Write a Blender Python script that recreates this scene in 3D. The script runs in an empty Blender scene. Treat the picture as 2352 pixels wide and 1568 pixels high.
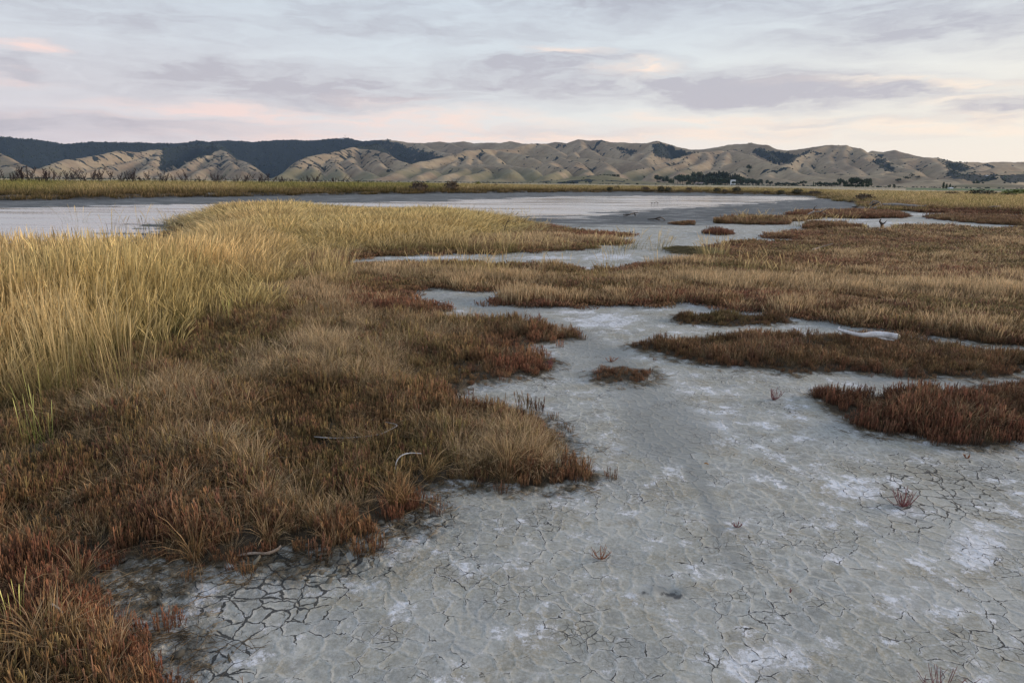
import bpy, math, random
import numpy as np
from mathutils import Vector, Matrix
rng = np.random.default_rng(7)
random.seed(7)
R = math.radians
sc = bpy.context.scene
col = sc.collection

# ------------------------------------------------------------------ camera
EYE = 2.2
PITCH = math.atan(366.5/1568)
ROLL = R(-0.56)
cam_d = bpy.data.cameras.new('camera'); cam = bpy.data.objects.new('camera', cam_d); col.objects.link(cam)
cam_d.sensor_width = 36; cam_d.lens = 24; cam_d.clip_start = .05; cam_d.clip_end = 60000
cam.location = (0, 0, EYE); cam.rotation_euler = (math.pi/2-PITCH, ROLL, 0)
sc.camera = cam

# ------------------------------------------------------------------ view, sun
sc.view_settings.view_transform = 'Standard'; sc.view_settings.look = 'None'
sc.view_settings.exposure = 0.25; sc.view_settings.gamma = 1
SUN_AZ = R(75); SUN_EL = R(13)         # azimuth measured from the view direction (+Y) to the right
sd_ = bpy.data.lights.new('sun', 'SUN'); so = bpy.data.objects.new('sun', sd_); col.objects.link(so)
sd_.energy = 2.4; sd_.angle = R(18); sd_.color = (1.0, .80, .62)
v = Vector((math.sin(SUN_AZ)*math.cos(SUN_EL), math.cos(SUN_AZ)*math.cos(SUN_EL), math.sin(SUN_EL)))
so.rotation_euler = v.to_track_quat('Z', 'Y').to_euler()
sc.cycles.max_bounces = 6; sc.cycles.diffuse_bounces = 3; sc.cycles.glossy_bounces = 2
sc.cycles.transmission_bounces = 3; sc.cycles.transparent_max_bounces = 4
sc.cycles.caustics_reflective = False; sc.cycles.caustics_refractive = False

# ------------------------------------------------------------------ picture coordinates -> places
cp, sp_ = math.cos(math.pi/2-PITCH), math.sin(math.pi/2-PITCH)
Rx = np.array([[1, 0, 0], [0, cp, -sp_], [0, sp_, cp]])
cr, sr = math.cos(ROLL), math.sin(ROLL)
Ry = np.array([[cr, 0, sr], [0, 1, 0], [-sr, 0, cr]])
CM = Ry@Rx
def ray(x, y):
    a = np.stack([(np.asarray(x, float)-1176)/1568, -(np.asarray(y, float)-784)/1568, -np.ones_like(np.asarray(x, float))], -1)
    return a@CM.T
def G(x, y, z=0.0):                     # ground point seen at x, y of a 2352 px wide view
    d = ray(x, y); t = (z-EYE)/d[..., 2]
    return d[..., 0]*t, d[..., 1]*t
def AT(x, y, D):                        # point at horizontal distance D
    d = ray(x, y); t = D/np.hypot(d[..., 0], d[..., 1])
    return np.stack([d[..., 0]*t, d[..., 1]*t, EYE+d[..., 2]*t], -1)
def PX(X, Y, Z):                        # the other way round
    p = np.stack([X, Y, Z-EYE], -1)@CM
    w = np.where(p[..., 2] < -1e-4, -p[..., 2], 1e9)
    return 1176+1568*p[..., 0]/w, 784-1568*p[..., 1]/w

# ------------------------------------------------------------------ noise
def _h(ix, iy, s):
    n = (ix.astype(np.int64)*374761393+iy.astype(np.int64)*668265263+s*974634777) & 0xffffffff
    n = ((n ^ (n >> 13))*1274126177) & 0xffffffff
    return ((n ^ (n >> 16)) & 0xffffff)/16777215.0
def vn(x, y, s=0):
    x0 = np.floor(x); y0 = np.floor(y); fx = x-x0; fy = y-y0
    fx = fx*fx*fx*(fx*(fx*6-15)+10); fy = fy*fy*fy*(fy*(fy*6-15)+10)
    a = _h(x0, y0, s); b = _h(x0+1, y0, s); c = _h(x0, y0+1, s); d = _h(x0+1, y0+1, s)
    return (a*(1-fx)+b*fx)*(1-fy)+(c*(1-fx)+d*fx)*fy
def fbm(x, y, s=0, o=4, g=.5):          # about -1..1
    t = 0; a = 1; n = 0
    for i in range(o):
        t = t+a*(vn(x*2**i+17*i, y*2**i-9*i, s+i)*2-1); n += a; a *= g
    return t/n*1.4
def sst(a, b, x):
    t = np.clip((x-a)/(b-a), 0, 1); return t*t*(3-2*t)

# ------------------------------------------------------------------ polygons
def poly(pts, z=0.0):
    a = np.array(pts, float); X, Y = G(a[:, 0], a[:, 1], z); return np.stack([X, Y], -1)
def sdist(P, X, Y, margin=3.0):         # signed distance in metres, positive inside
    out = np.full(X.shape, -margin)
    m = (X > P[:, 0].min()-margin) & (X < P[:, 0].max()+margin) & (Y > P[:, 1].min()-margin) & (Y < P[:, 1].max()+margin)
    idx = np.nonzero(m)[0]
    for k in range(0, len(idx), 200000):
        i = idx[k:k+200000]; x = X[i]; y = Y[i]
        d2 = np.full(x.shape, 1e18); ins = np.zeros(x.shape, bool)
        for j in range(len(P)):
            ax, ay = P[j-1]; bx, by = P[j]
            ex, ey = bx-ax, by-ay; L = ex*ex+ey*ey+1e-12
            t = np.clip(((x-ax)*ex+(y-ay)*ey)/L, 0, 1)
            d2 = np.minimum(d2, (x-ax-t*ex)**2+(y-ay-t*ey)**2)
            c = (ay > y) != (by > y)
            with np.errstate(divide='ignore', invalid='ignore'):
                ins ^= c & (x < (bx-ax)*(y-ay)/(by-ay+1e-18)+ax)
        d = np.sqrt(d2); out[i] = np.where(ins, d, -d)
    return out
VEG = {
 'main': [(-700,640),(-300,625),(0,603),(250,590),(340,562),(400,530),(440,512),(480,502),(620,492),(800,492),(1000,497),(1140,506),(1250,520),(1330,534),(1400,538),(1442,541),(1436,545),(1385,551),(1400,556),(1438,559),(1425,562),(1350,564),(1357,571),(1340,575),(1240,578),(1100,585),(980,585),(860,588),(770,600),(790,611),(880,608),(1000,610),(1200,612),(1290,616),(1340,628),(1400,626),(1480,612),(1570,606),(1600,598),(1690,585),(1640,575),(1650,566),(1710,560),(1810,561),(1860,558),(1840,550),(1770,547),(1775,541),(1840,534),(1920,533),(2000,537),(2040,530),(2072,524),(2120,520),(2180,523),(2240,529),(2300,528),(2420,524),(2800,530),(2900,850),(2600,830),(2420,800),(2352,797),(2290,796),(2200,782),(2100,770),(2000,756),(1900,742),(1800,724),(1700,712),(1600,698),(1500,700),(1400,699),(1300,703),(1200,703),(1140,696),(1140,684),(1200,676),(1240,664),(1180,664),(1090,668),(1000,666),(950,668),(945,677),(870,686),(880,694),(960,696),(1048,714),(1000,726),(960,734),(1080,742),(1200,746),(1285,760),(1312,776),(1230,792),(1205,806),(1225,815),(1275,840),(1245,866),(1180,866),(1110,880),(1030,912),(1020,925),(1060,938),(1150,944),(1230,965),(1290,1000),(1302,1040),(1290,1065),(1345,1088),(1300,1108),(1250,1121),(1180,1112),(1080,1114),(1000,1112),(962,1122),(985,1160),(930,1190),(850,1222),(760,1262),(650,1262),(560,1290),(480,1312),(350,1292),(230,1290),(245,1370),(300,1440),(350,1490),(420,1568),(470,1750),(-900,1750)],
 'log_patch': [(1452,797),(1475,789),(1560,784),(1700,777),(1900,772),(2060,778),(2150,792),(2260,806),(2352,816),(2500,820),(2600,850),(2420,856),(2345,852),(2290,852),(2335,866),(2270,872),(2180,868),(2120,870),(1950,856),(1820,858),(1700,846),(1630,842),(1560,826),(1490,810)],
 'low_patch': [(1540,730),(1575,723),(1640,722),(1700,727),(1785,731),(1810,741),(1720,751),(1640,748),(1572,741)],
 'tiny_patch': [(1356,860),(1395,848),(1440,846),(1495,853),(1510,864),(1480,880),(1395,880)],
 'red_patch': [(1866,912),(1890,906),(1950,908),(2100,909),(2250,912),(2330,918),(2500,915),(2560,1010),(2400,1015),(2290,1025),(2200,1022),(2080,1003),(1990,992),(1955,960),(1930,950)],
 'red_corner': [(2262,893),(2300,884),(2400,884),(2500,890),(2480,908),(2360,912),(2300,905)],
 'far_gold': [(1640,514),(1668,505),(1720,501),(1780,505),(1860,500),(1880,503),(1820,510),(1812,515),(1740,517)],
 'far_dot': [(1538,515),(1560,512),(1590,514),(1596,517),(1565,518)],
 'far_red': [(1620,538),(1645,533),(1680,536),(1692,540),(1650,541)],
 'far_mid': [(1835,524),(1870,518),(1930,516),(1975,521),(1985,526),(1930,529),(1860,528)],
 'far_snag': [(1808,500),(1835,492),(1900,490),(1980,488),(2060,492),(2092,498),(2060,502),(1990,503),(1900,501)],
 'far_right': [(2120,500),(2180,498),(2280,500),(2420,503),(2600,508),(2600,522),(2352,521),(2290,517),(2200,510)],
}
WV = {k: poly(p) for k, p in VEG.items()}
LAND = poly([(-1800,478),(-400,466),(0,461),(300,457),(460,453),(700,449),(920,445.5),(1176,443),(1380,442),(1600,444),(1837,449),(1890,452),(1905,456),(1940,462),(1990,468),(2005,478),(2050,485),(2120,488),(2260,491),(2400,495),(3200,520)])
LAND = np.vstack([LAND, [(9000, LAND[-1, 1]), (9000, 40000), (-9000, 40000), (-9000, LAND[0, 1])]])
WATER = poly([(-1500,660),(-300,620),(0,600),(250,586),(340,558),(400,527),(440,509),(540,492),(800,492),(1060,493),(1200,497),(1300,497),(1400,488),(1500,480),(1700,468),(1880,456),(1905,453.5),(1850,452),(1750,450),(1500,449),(1300,450),(1150,455),(1000,461),(800,465),(500,468),(200,472),(0,475),(-400,480),(-1500,520)])
WETMUD = poly([(-1500,670),(-300,630),(0,608),(250,594),(345,565),(405,534),(450,512),(800,500),(1060,502),(1220,512),(1320,519),(1500,518),(1640,515),(1780,505),(1840,496),(1980,487),(2010,480),(1990,462),(1905,448),(1837,444),(1380,437),(920,440),(0,455),(-400,458),(-1500,465)])
EDGE_A = WV['main']
def veg_sd(X, Y):
    r = np.hypot(X, Y); b = np.full(X.shape, -3.0)
    n = fbm(X*3.1, Y*3.1, 5, 4)*.08*np.clip(r/6, .6, 4)
    for P in WV.values(): b = np.maximum(b, sdist(P, X, Y))
    return b+n
def bankh(X, Y):
    x, _ = PX(X, np.maximum(Y, 1), np.zeros_like(X))
    return np.interp(x, [-400, 900, 1400, 1850, 1920, 3000], [.40, .40, .34, .28, .14, .12])
def fields(X, Y):
    vs = veg_sd(X, Y)
    ls = sdist(LAND, X, Y, 60)+fbm(X*.25, Y*.25, 8, 3)*1.0
    ws = sdist(WATER, X, Y, 30)+fbm(X*.10, Y*.5, 31, 4)*2.4+fbm(X*.3, Y*2.2, 36, 3)*1.3
    return vs, ls, ws
def zfield(X, Y, F=None):
    vs, ls, ws = F or fields(X, Y)
    r = np.hypot(X, Y)
    z = fbm(X*.35, Y*.35, 2, 3)*.02*sst(3, 12, r)+fbm(X*1.7, Y*1.7, 3, 3)*.006
    z = z+.035*sst(-.08, .25, vs)
    z = z+.03*fbm(X*2.3, Y*2.3, 12, 3)*sst(0, .6, vs)
    wet = sst(-9, 0, ws)*(vs < .6)
    z = z*(1-wet)-.052*wet-.22*sst(-.6, 6, ws)+fbm(X*.5, Y*2.2, 40, 3)*.012*wet
    scarp = 1.6+fbm(X*.4, Y*.4, 9, 3)*.8
    z = z+(bankh(X, Y)+.06)*sst(0, scarp, ls)+.06*fbm(X*.6, Y*.6, 14, 3)*sst(0, 2, ls)
    return np.where(r > 250, z*0+.45-.25*sst(250, 900, r)*1.0+.02*0, z)
def gz(x, y):
    X = np.atleast_1d(np.asarray(x, float)); Y = np.atleast_1d(np.asarray(y, float))
    return zfield(X, Y)
def gp(x, y, dz=0.0):                   # picture position -> point on the ground
    X, Y = G(float(x), float(y)); z = float(gz(X, Y)[0]); X, Y = G(float(x), float(y), z)
    return Vector((float(X), float(Y), z+dz))

# ------------------------------------------------------------------ object helpers
def tag(o, label=None, cat=None, group=None, kind=None):
    if label: o['label'] = label
    if cat: o['category'] = cat
    if group: o['group'] = group
    if kind: o['kind'] = kind
    return o
def mesh_np(name, V, F, attrs=None, smooth=False):
    me = bpy.data.meshes.new(name); V = np.asarray(V, np.float32); F = np.asarray(F, np.int32)
    k = F.shape[1]
    me.vertices.add(len(V)); me.vertices.foreach_set('co', V.ravel())
    me.loops.add(F.size); me.loops.foreach_set('vertex_index', F.ravel())
    me.polygons.add(len(F)); me.polygons.foreach_set('loop_start', np.arange(0, F.size, k, dtype=np.int32))
    me.polygons.foreach_set('loop_total', np.full(len(F), k, np.int32))
    if smooth: me.polygons.foreach_set('use_smooth', np.ones(len(F), bool))
    me.update(calc_edges=True)
    for n, (t, d) in (attrs or {}).items():
        a = me.attributes.new(n, t, 'POINT')
        a.data.foreach_set('color' if t == 'FLOAT_COLOR' else ('vector' if t == 'FLOAT_VECTOR' else 'value'), np.ascontiguousarray(d, np.float32).ravel())
    return me
def link(name, me, mat=None, parent=None):
    o = bpy.data.objects.new(name, me); col.objects.link(o)
    if mat and not me.materials: me.materials.append(mat)
    if parent: o.parent = parent
    return o
def empty(name, loc, rz=0):
    o = bpy.data.objects.new(name, None); col.objects.link(o); o.location = loc; o.rotation_euler = (0, 0, rz); o.empty_display_size = .2
    return o

class NT:
    def __init__(s, tree): s.t = tree; s.n = tree.nodes; s.l = tree.links
    def __call__(s, typ, ins=None, out=0, **props):
        nd = s.n.new(typ)
        for k, val in props.items(): setattr(nd, k, val)
        for k, val in (ins or {}).items():
            so_ = nd.inputs[k]
            if isinstance(val, bpy.types.NodeSocket): s.l.new(val, so_)
            else: so_.default_value = val
        return nd if out is None else nd.outputs[out]
    def m(s, op, a, b=0.0, c=0.0, clamp=False):
        nd = s.n.new('ShaderNodeMath'); nd.operation = op; nd.use_clamp = clamp
        for i, val in enumerate((a, b, c)):
            if isinstance(val, bpy.types.NodeSocket): s.l.new(val, nd.inputs[i])
            else: nd.inputs[i].default_value = val
        return nd.outputs[0]
    def mr(s, x, a, b, c=0.0, d=1.0, smooth=True):
        nd = s.n.new('ShaderNodeMapRange'); nd.interpolation_type = 'SMOOTHSTEP' if smooth else 'LINEAR'
        for i, val in enumerate((x, a, b, c, d)):
            if isinstance(val, bpy.types.NodeSocket): s.l.new(val, nd.inputs[i])
            else: nd.inputs[i].default_value = val
        return nd.outputs[0]
    def mix(s, f, a, b, blend='MIX'):
        nd = s.n.new('ShaderNodeMix'); nd.data_type = 'RGBA'; nd.blend_type = blend
        for i, val in ((0, f), (6, a), (7, b)):
            if isinstance(val, bpy.types.NodeSocket): s.l.new(val, nd.inputs[i])
            else: nd.inputs[i].default_value = (*val, 1) if (i > 0 and len(val) == 3) else val
        return nd.outputs[2]
    def noise(s, vec, scale, detail=4, rough=.55, out=0, dist=0.0):
        return s('ShaderNodeTexNoise', {'Vector': vec, 'Scale': scale, 'Detail': detail, 'Roughness': rough, 'Distortion': dist}, out)
def newmat(name):
    m = bpy.data.materials.new(name); m.use_nodes = True; m.node_tree.nodes.clear()
    return m, NT(m.node_tree)
def finish(N, bsdf, disp=None):
    o = N.n.new('ShaderNodeOutputMaterial'); N.l.new(bsdf, o.inputs[0])
    if disp: N.l.new(disp, o.inputs[2])
def sepc(N, c): return N('ShaderNodeSeparateColor', {0: c}, None).outputs

# ------------------------------------------------------------------ sky
w = bpy.data.worlds.new('World'); sc.world = w; w.use_nodes = True
N = NT(w.node_tree); N.n.clear()
tc = N('ShaderNodeTexCoord')                      # generated = direction
sep = N('ShaderNodeSeparateXYZ', {0: tc}, None).outputs
az = N.m('MULTIPLY', N.m('ARCTAN2', sep[0], sep[1]), 57.2958)
el = N.m('MULTIPLY', N.m('ARCSINE', N.m('MINIMUM', N.m('MAXIMUM', sep[2], -1), 1)), 57.2958)
nish = N('ShaderNodeTexSky', sky_type='NISHITA', sun_disc=False, sun_elevation=R(13), sun_rotation=SUN_AZ, dust_density=2.0, air_density=1.0)
nish = N('ShaderNodeVectorMath', {0: nish, 3: .07}, operation='SCALE')
# flat cloud-layer coordinates: streaks lie level and shorten towards the horizon
cx = N('ShaderNodeCombineXYZ', {0: N.m('MULTIPLY', az, .055), 1: N.m('MULTIPLY', el, .26), 2: 0.0})
wa = N.noise(cx, 1.6, 5, .6, 1)
wa = N('ShaderNodeVectorMath', {0: wa, 1: (.5, .5, .5)}, operation='SUBTRACT')
pos = N('ShaderNodeCombineXYZ', {0: az, 1: el, 2: 0.0})
wfac = N('ShaderNodeVectorMath', {0: wa, 1: (13.0, 3.4, 0)}, operation='MULTIPLY')
posw = N('ShaderNodeVectorMath', {0: pos, 1: wfac}, operation='ADD')
cf = N.noise(N('ShaderNodeVectorMath', {0: posw, 1: (.06, .34, 0)}, operation='MULTIPLY'), 1.3, 8, .62)
cf2 = N.noise(N('ShaderNodeVectorMath', {0: posw, 1: (.22, 1.1, 0)}, operation='MULTIPLY'), 1.1, 6, .6)
def azel(x, y):
    d = ray(float(x), float(y)); d = d/np.linalg.norm(d)
    return math.degrees(math.atan2(d[0], d[1])), math.degrees(math.asin(d[2]))
def blobs(lst, ks=1.0):
    acc = None
    for (x, y, hw, hh, wgt, tilt) in lst:
        a0, e0 = azel(x, y); a1, _ = azel(x+hw, y); _, e1 = azel(x, y-hh)
        sa = abs(a1-a0)*ks; se = abs(e1-e0)*ks
        mp = N('ShaderNodeMapping', {'Vector': posw, 'Location': (a0, e0, 0), 'Rotation': (0, 0, R(tilt)), 'Scale': (sa, se, 1)}, vector_type='TEXTURE')
        L = N('ShaderNodeVectorMath', {0: mp}, 1, operation='LENGTH')
        b = N.mr(L, 0.0, 1.6, wgt, 0.0)
        acc = b if acc is None else N.m('MAXIMUM', acc, N.m('ADD', b, N.m('MULTIPLY', acc, .35)))
    return acc
grey = blobs([(250,30,700,55,.75,1),(900,60,700,45,.55,0),(1500,10,900,40,.8,0),(2150,50,500,60,.8,-2),(260,160,330,48,.75,1),(640,170,420,40,.7,0),(820,205,480,42,.85,1),(1290,150,210,30,1.05,0),(1450,190,420,36,.85,-1),(1780,205,480,36,1.1,-2),(2080,225,200,18,.9,-2),(2290,258,120,24,1.2,1),(1980,275,260,10,.5,-1),(2150,170,120,14,.5,2),(120,295,420,34,.75,0),(480,300,250,22,.5,0),(30,160,160,22,.6,0),(2320,115,90,18,.6,2),(1600,305,300,10,.35,0),(1300,305,260,14,.4,0)], 1.3)
pink = blobs([(50,110,90,16,1.1,-3),(580,262,300,24,.9,-2),(900,228,110,14,.7,0),(1000,280,300,28,.8,0),(1290,122,110,10,.7,0),(1450,160,110,22,.9,2),(1250,318,800,16,1.0,0),(1650,270,330,16,.7,-1),(1980,185,220,12,.8,-3),(2200,200,110,14,.9,-6),(2240,240,160,12,.6,0),(2150,290,260,24,.9,-1),(2300,305,220,18,.7,0),(1700,300,330,18,.8,0),(700,325,400,12,.6,0),(250,270,260,10,.4,0),(40,180,100,10,.5,0),(2330,200,100,20,.4,0)])
ramp = N('ShaderNodeValToRGB', {0: N.mr(el, -2, 60, 0, 1, False)}, None)
cr_ = ramp.color_ramp; els = cr_.elements
stops = [(0.0, (.92, .76, .68)), (.065, (.88, .77, .71)), (.11, (.75, .76, .75)), (.19, (.66, .72, .76)), (.32, (.57, .65, .74)), (1.0, (.38, .44, .58))]
els[0].position = stops[0][0]; els[0].color = (*stops[0][1], 1); els[1].position = 1; els[1].color = (*stops[-1][1], 1)
for p, c in stops[1:-1]:
    e = els.new(p); e.color = (*c, 1)
base = ramp.outputs[0]
# warm and bright towards the set sun on the right, cooler and pinker on the left
right = N.m('MULTIPLY', N.mr(az, -10, 50), N.mr(el, 16, 2, 0, 1))
base = N.mix(N.m('MULTIPLY', right, .8), base, (.95, .86, .70))
left = N.m('MULTIPLY', N.mr(az, 5, -40), N.mr(el, 14, 1, 0, 1))
base = N.mix(N.m('MULTIPLY', left, .6), base, (.62, .55, .62))
gm = N.m('MULTIPLY', grey, N.mr(cf, .30, .62, .34, 1.25))
gm = N.m('ADD', gm, N.m('MULTIPLY', N.mr(cf, .54, .75), .25))
gm = N.m('MULTIPLY', gm, N.mr(cf2, .3, .68, .58, 1.2), clamp=True)
gm = N.m('MULTIPLY', gm, .95)
gcol = N.mix(N.mr(el, 2, 18), (.50, .465, .505), (.42, .45, .515))
skyc = N.mix(gm, base, gcol)
pm = N.m('MULTIPLY', pink, N.mr(cf2, .32, .62, .1, 1.1), clamp=True)
pm = N.m('MULTIPLY', pm, N.mr(gm, .3, .9, 1, .35))
skyc = N.mix(N.m('MULTIPLY', pm, .95), skyc, N.mix(N.mr(az, -30, 35), (.90, .68, .62), (.99, .82, .66)))
skyc = N.mix(.06, skyc, nish)
below = N.mr(el, -1.5, -.3, 1, 0)
skyc = N.mix(below, skyc, (.3, .27, .24))
bg = N('ShaderNodeBackground', {0: skyc, 1: 1.0})
wo = N.n.new('ShaderNodeOutputWorld'); N.l.new(bg, wo.inputs[0])

# ------------------------------------------------------------------ ground material
def ground_mat():
    m, N = newmat('mud_and_soil')
    P = N('ShaderNodeNewGeometry')
    A = sepc(N, N('ShaderNodeAttribute', attribute_name='A')); veg, wet, salt = A[0], A[1], A[2]
    B = sepc(N, N('ShaderNodeAttribute', attribute_name='B')); lit, chan, crk = B[0], B[1], B[2]
    fld = N('ShaderNodeAttribute', attribute_name='C'); fa = N('ShaderNodeAttribute', {}, 3, attribute_name='C')
    near = N.mr(N('ShaderNodeCameraData', {}, 1), 1e5, 2e5, 1, 1)
    wn = N.noise(P, 5.0, 3, .5, 1); wn = N('ShaderNodeVectorMath', {0: wn, 3: .13}, operation='SCALE')
    wn2 = N.noise(P, 26.0, 2, .5, 1); wn2 = N('ShaderNodeVectorMath', {0: wn2, 3: .035}, operation='SCALE')
    Pw = N('ShaderNodeVectorMath', {0: P, 1: N('ShaderNodeVectorMath', {0: wn, 1: wn2}, operation='ADD')}, operation='ADD')
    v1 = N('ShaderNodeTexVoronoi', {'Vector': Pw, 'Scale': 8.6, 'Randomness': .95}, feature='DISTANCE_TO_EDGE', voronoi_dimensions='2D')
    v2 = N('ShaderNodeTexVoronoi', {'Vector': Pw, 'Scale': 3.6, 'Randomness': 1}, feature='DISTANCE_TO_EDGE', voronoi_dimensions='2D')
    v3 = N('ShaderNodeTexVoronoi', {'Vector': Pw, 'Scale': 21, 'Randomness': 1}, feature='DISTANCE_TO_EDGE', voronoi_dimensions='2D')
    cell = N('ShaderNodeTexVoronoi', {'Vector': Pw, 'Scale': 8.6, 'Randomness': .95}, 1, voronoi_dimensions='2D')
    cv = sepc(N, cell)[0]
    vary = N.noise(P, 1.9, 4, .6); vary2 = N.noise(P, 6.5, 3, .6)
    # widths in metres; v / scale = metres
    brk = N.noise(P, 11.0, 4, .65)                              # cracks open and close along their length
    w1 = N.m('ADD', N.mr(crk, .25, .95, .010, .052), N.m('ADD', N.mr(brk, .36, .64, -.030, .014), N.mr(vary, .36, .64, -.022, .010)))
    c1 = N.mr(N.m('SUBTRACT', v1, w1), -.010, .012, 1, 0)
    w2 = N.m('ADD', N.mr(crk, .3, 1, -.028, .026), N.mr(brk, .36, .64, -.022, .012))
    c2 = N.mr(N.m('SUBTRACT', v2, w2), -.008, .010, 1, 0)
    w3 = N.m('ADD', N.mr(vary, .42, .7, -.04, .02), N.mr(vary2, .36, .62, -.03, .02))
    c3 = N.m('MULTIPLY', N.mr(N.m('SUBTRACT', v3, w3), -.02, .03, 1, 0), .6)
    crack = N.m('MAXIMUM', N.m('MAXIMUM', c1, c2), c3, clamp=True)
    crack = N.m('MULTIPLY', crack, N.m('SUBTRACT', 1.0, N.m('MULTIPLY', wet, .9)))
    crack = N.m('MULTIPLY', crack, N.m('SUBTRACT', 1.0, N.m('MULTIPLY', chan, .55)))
    # mud colours
    n1 = N.noise(P, .9, 5, .6); n2 = N.noise(P, 7, 6, .65); n3 = N.noise(P, 48, 6, .8); n4 = N.noise(P, 2.7, 5, .6, 0, .4)
    mud = N.mix(N.mr(N.noise(P, 1.3, 10, .7), .42, .56), (.335, .325, .27), (.41, .41, .37))
    mud = N.mix(N.m('MULTIPLY', N.mr(n4, .5, .62), .7), mud, (.275, .245, .175))
    mud = N.mix(N.m('MULTIPLY', N.mr(n4, .48, .36), .5), mud, (.26, .275, .275))
    mud = N.mix(N.m('MULTIPLY', N.mr(cv, .3, 1), .30), mud, (.25, .255, .24))
    mud = N.mix(N.mr(n3, .46, .62, 0, .5), mud, (.50, .51, .50)); mud = N.mix(N.mr(n3, .48, .34, 0, .45), mud, (.17, .17, .155))
    n5 = N.noise(P, 14, 6, .75)
    rim = N.m('MULTIPLY', N.mr(v1, .03, .085, 1, 0), N.mr(n5, .38, .52))
    rim = N.m('MULTIPLY', rim, N.mr(vary, .42, .6, .15, .85))
    mud = N.mix(N.m('MULTIPLY', rim, .62), mud, (.56, .58, .59))
    centre = N.m('MULTIPLY', N.mr(v1, .14, .30), N.mr(n1, .42, .6, .15, .75))
    mud = N.mix(N.m('MULTIPLY', centre, N.mr(n5, .35, .6)), mud, (.215, .22, .205))
    sn = N.noise(P, 2.6, 14, .80)
    th = N.mr(salt, .3, 1, .59, .435, False)
    sm = N.m('MULTIPLY', N.mr(N.m('SUBTRACT', sn, th), -.012, .045), N.mr(n5, .38, .56, .3, 1))
    sm = N.m('MULTIPLY', sm, N.m('SUBTRACT', 1.0, chan))
    mud = N.mix(N.m('MULTIPLY', sm, .9), mud, (.70, .72, .755))
    film = N.m('MULTIPLY', N.mr(salt, .44, 1), N.mr(N.noise(P, 5, 8, .7), .36, .56)); mud = N.mix(N.m('MULTIPLY', film, .38), mud, (.60, .62, .655))
    mud = N.mix(N.m('MULTIPLY', chan, .85), mud, N.mix(n2, (.185, .20, .20), (.285, .29, .27)))
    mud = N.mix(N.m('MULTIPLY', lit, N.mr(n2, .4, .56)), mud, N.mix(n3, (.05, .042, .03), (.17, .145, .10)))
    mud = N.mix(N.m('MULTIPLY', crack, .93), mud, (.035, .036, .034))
    # wet mud, soil under plants, far fields
    mps = N('ShaderNodeVectorMath', {0: P, 1: (.35, 1.6, 1)}, operation='MULTIPLY')
    ws = N.noise(mps, .9, 6, .7)
    wetc = N.mix(N.mr(ws, .35, .65), (.045, .050, .050), (.10, .10, .10))
    c = N.mix(wet, mud, wetc)
    soil = N.mix(n2, (.030, .022, .014), (.10, .075, .045))
    c = N.mix(N.mr(veg, .25, .75), c, soil)
    fn = N.noise(N('ShaderNodeVectorMath', {0: P, 1: (.02, .08, 1)}, operation='MULTIPLY'), 2.0, 6, .7)
    fc = N.mix(N.mr(fn, .3, .7, .0, .3), fld, (.17, .15, .08))
    c = N.mix(fa, c, fc)
    rough = N.m('SUBTRACT', .92, N.m('MULTIPLY', wet, N.mr(ws, .54, .62, .35, .66)))
    h = N.m('SUBTRACT', N.m('ADD', N.m('MULTIPLY', n3, .0025), N.m('MULTIPLY', n2, .008)), N.m('MULTIPLY', crack, .018))
    h = N.m('ADD', h, N.m('MULTIPLY', N.mr(v1, 0, .22, 1, 0), .0035))
    h = N.m('ADD', h, N.m('MULTIPLY', N.m('MULTIPLY', n4, sm), .003))
    h = N.m('ADD', h, N.m('MULTIPLY', N.m('MULTIPLY', lit, N.noise(P, 22, 3, .7)), .05))
    bump = N('ShaderNodeBump', {'Strength': .9, 'Distance': 1.0, 'Height': h})
    b = N('ShaderNodeBsdfPrincipled', {'Base Color': c, 'Roughness': rough, 'Normal': bump, 'Specular IOR Level': N.m('ADD', N.m('SUBTRACT', .3, N.m('MULTIPLY', wet, .18)), N.m('MULTIPLY', wet, N.mr(ws, .56, .62, 0, .6)))})
    finish(N, b); return m

# ------------------------------------------------------------------ ground sheet
th = np.concatenate([np.linspace(R(75), R(45), 40, endpoint=False), np.linspace(R(45), R(10), 520, endpoint=False), np.linspace(R(10), R(.35), 520)])
rr = np.concatenate([EYE/np.tan(th), np.geomspace(380, 45000, 60)])
aa = np.concatenate([np.linspace(-180, -50, 50, endpoint=False), np.linspace(-50, 50, 1100), np.linspace(50, 180, 50)[1:]])
aa = np.radians(aa)
RR, AA = np.meshgrid(rr, aa, indexing='ij')
GX = (RR*np.sin(AA)).ravel(); GY = (RR*np.cos(AA)).ravel()
FF = fields(GX, GY); vs, ls, ws = FF
GZ = zfield(GX, GY, FF)
r_ = np.hypot(GX, GY); px, py = PX(GX, GY, np.zeros_like(GX))
front = GY > .3
def gb(lst, x, y):                      # soft patches given in picture positions of ground points
    t = np.zeros(x.shape)
    for (cx_, cy_, sx, sy, wg) in lst:
        t = np.maximum(t, wg*np.exp(-((x-cx_)/sx)**2-((y-cy_)/sy)**2))
    return t
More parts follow.
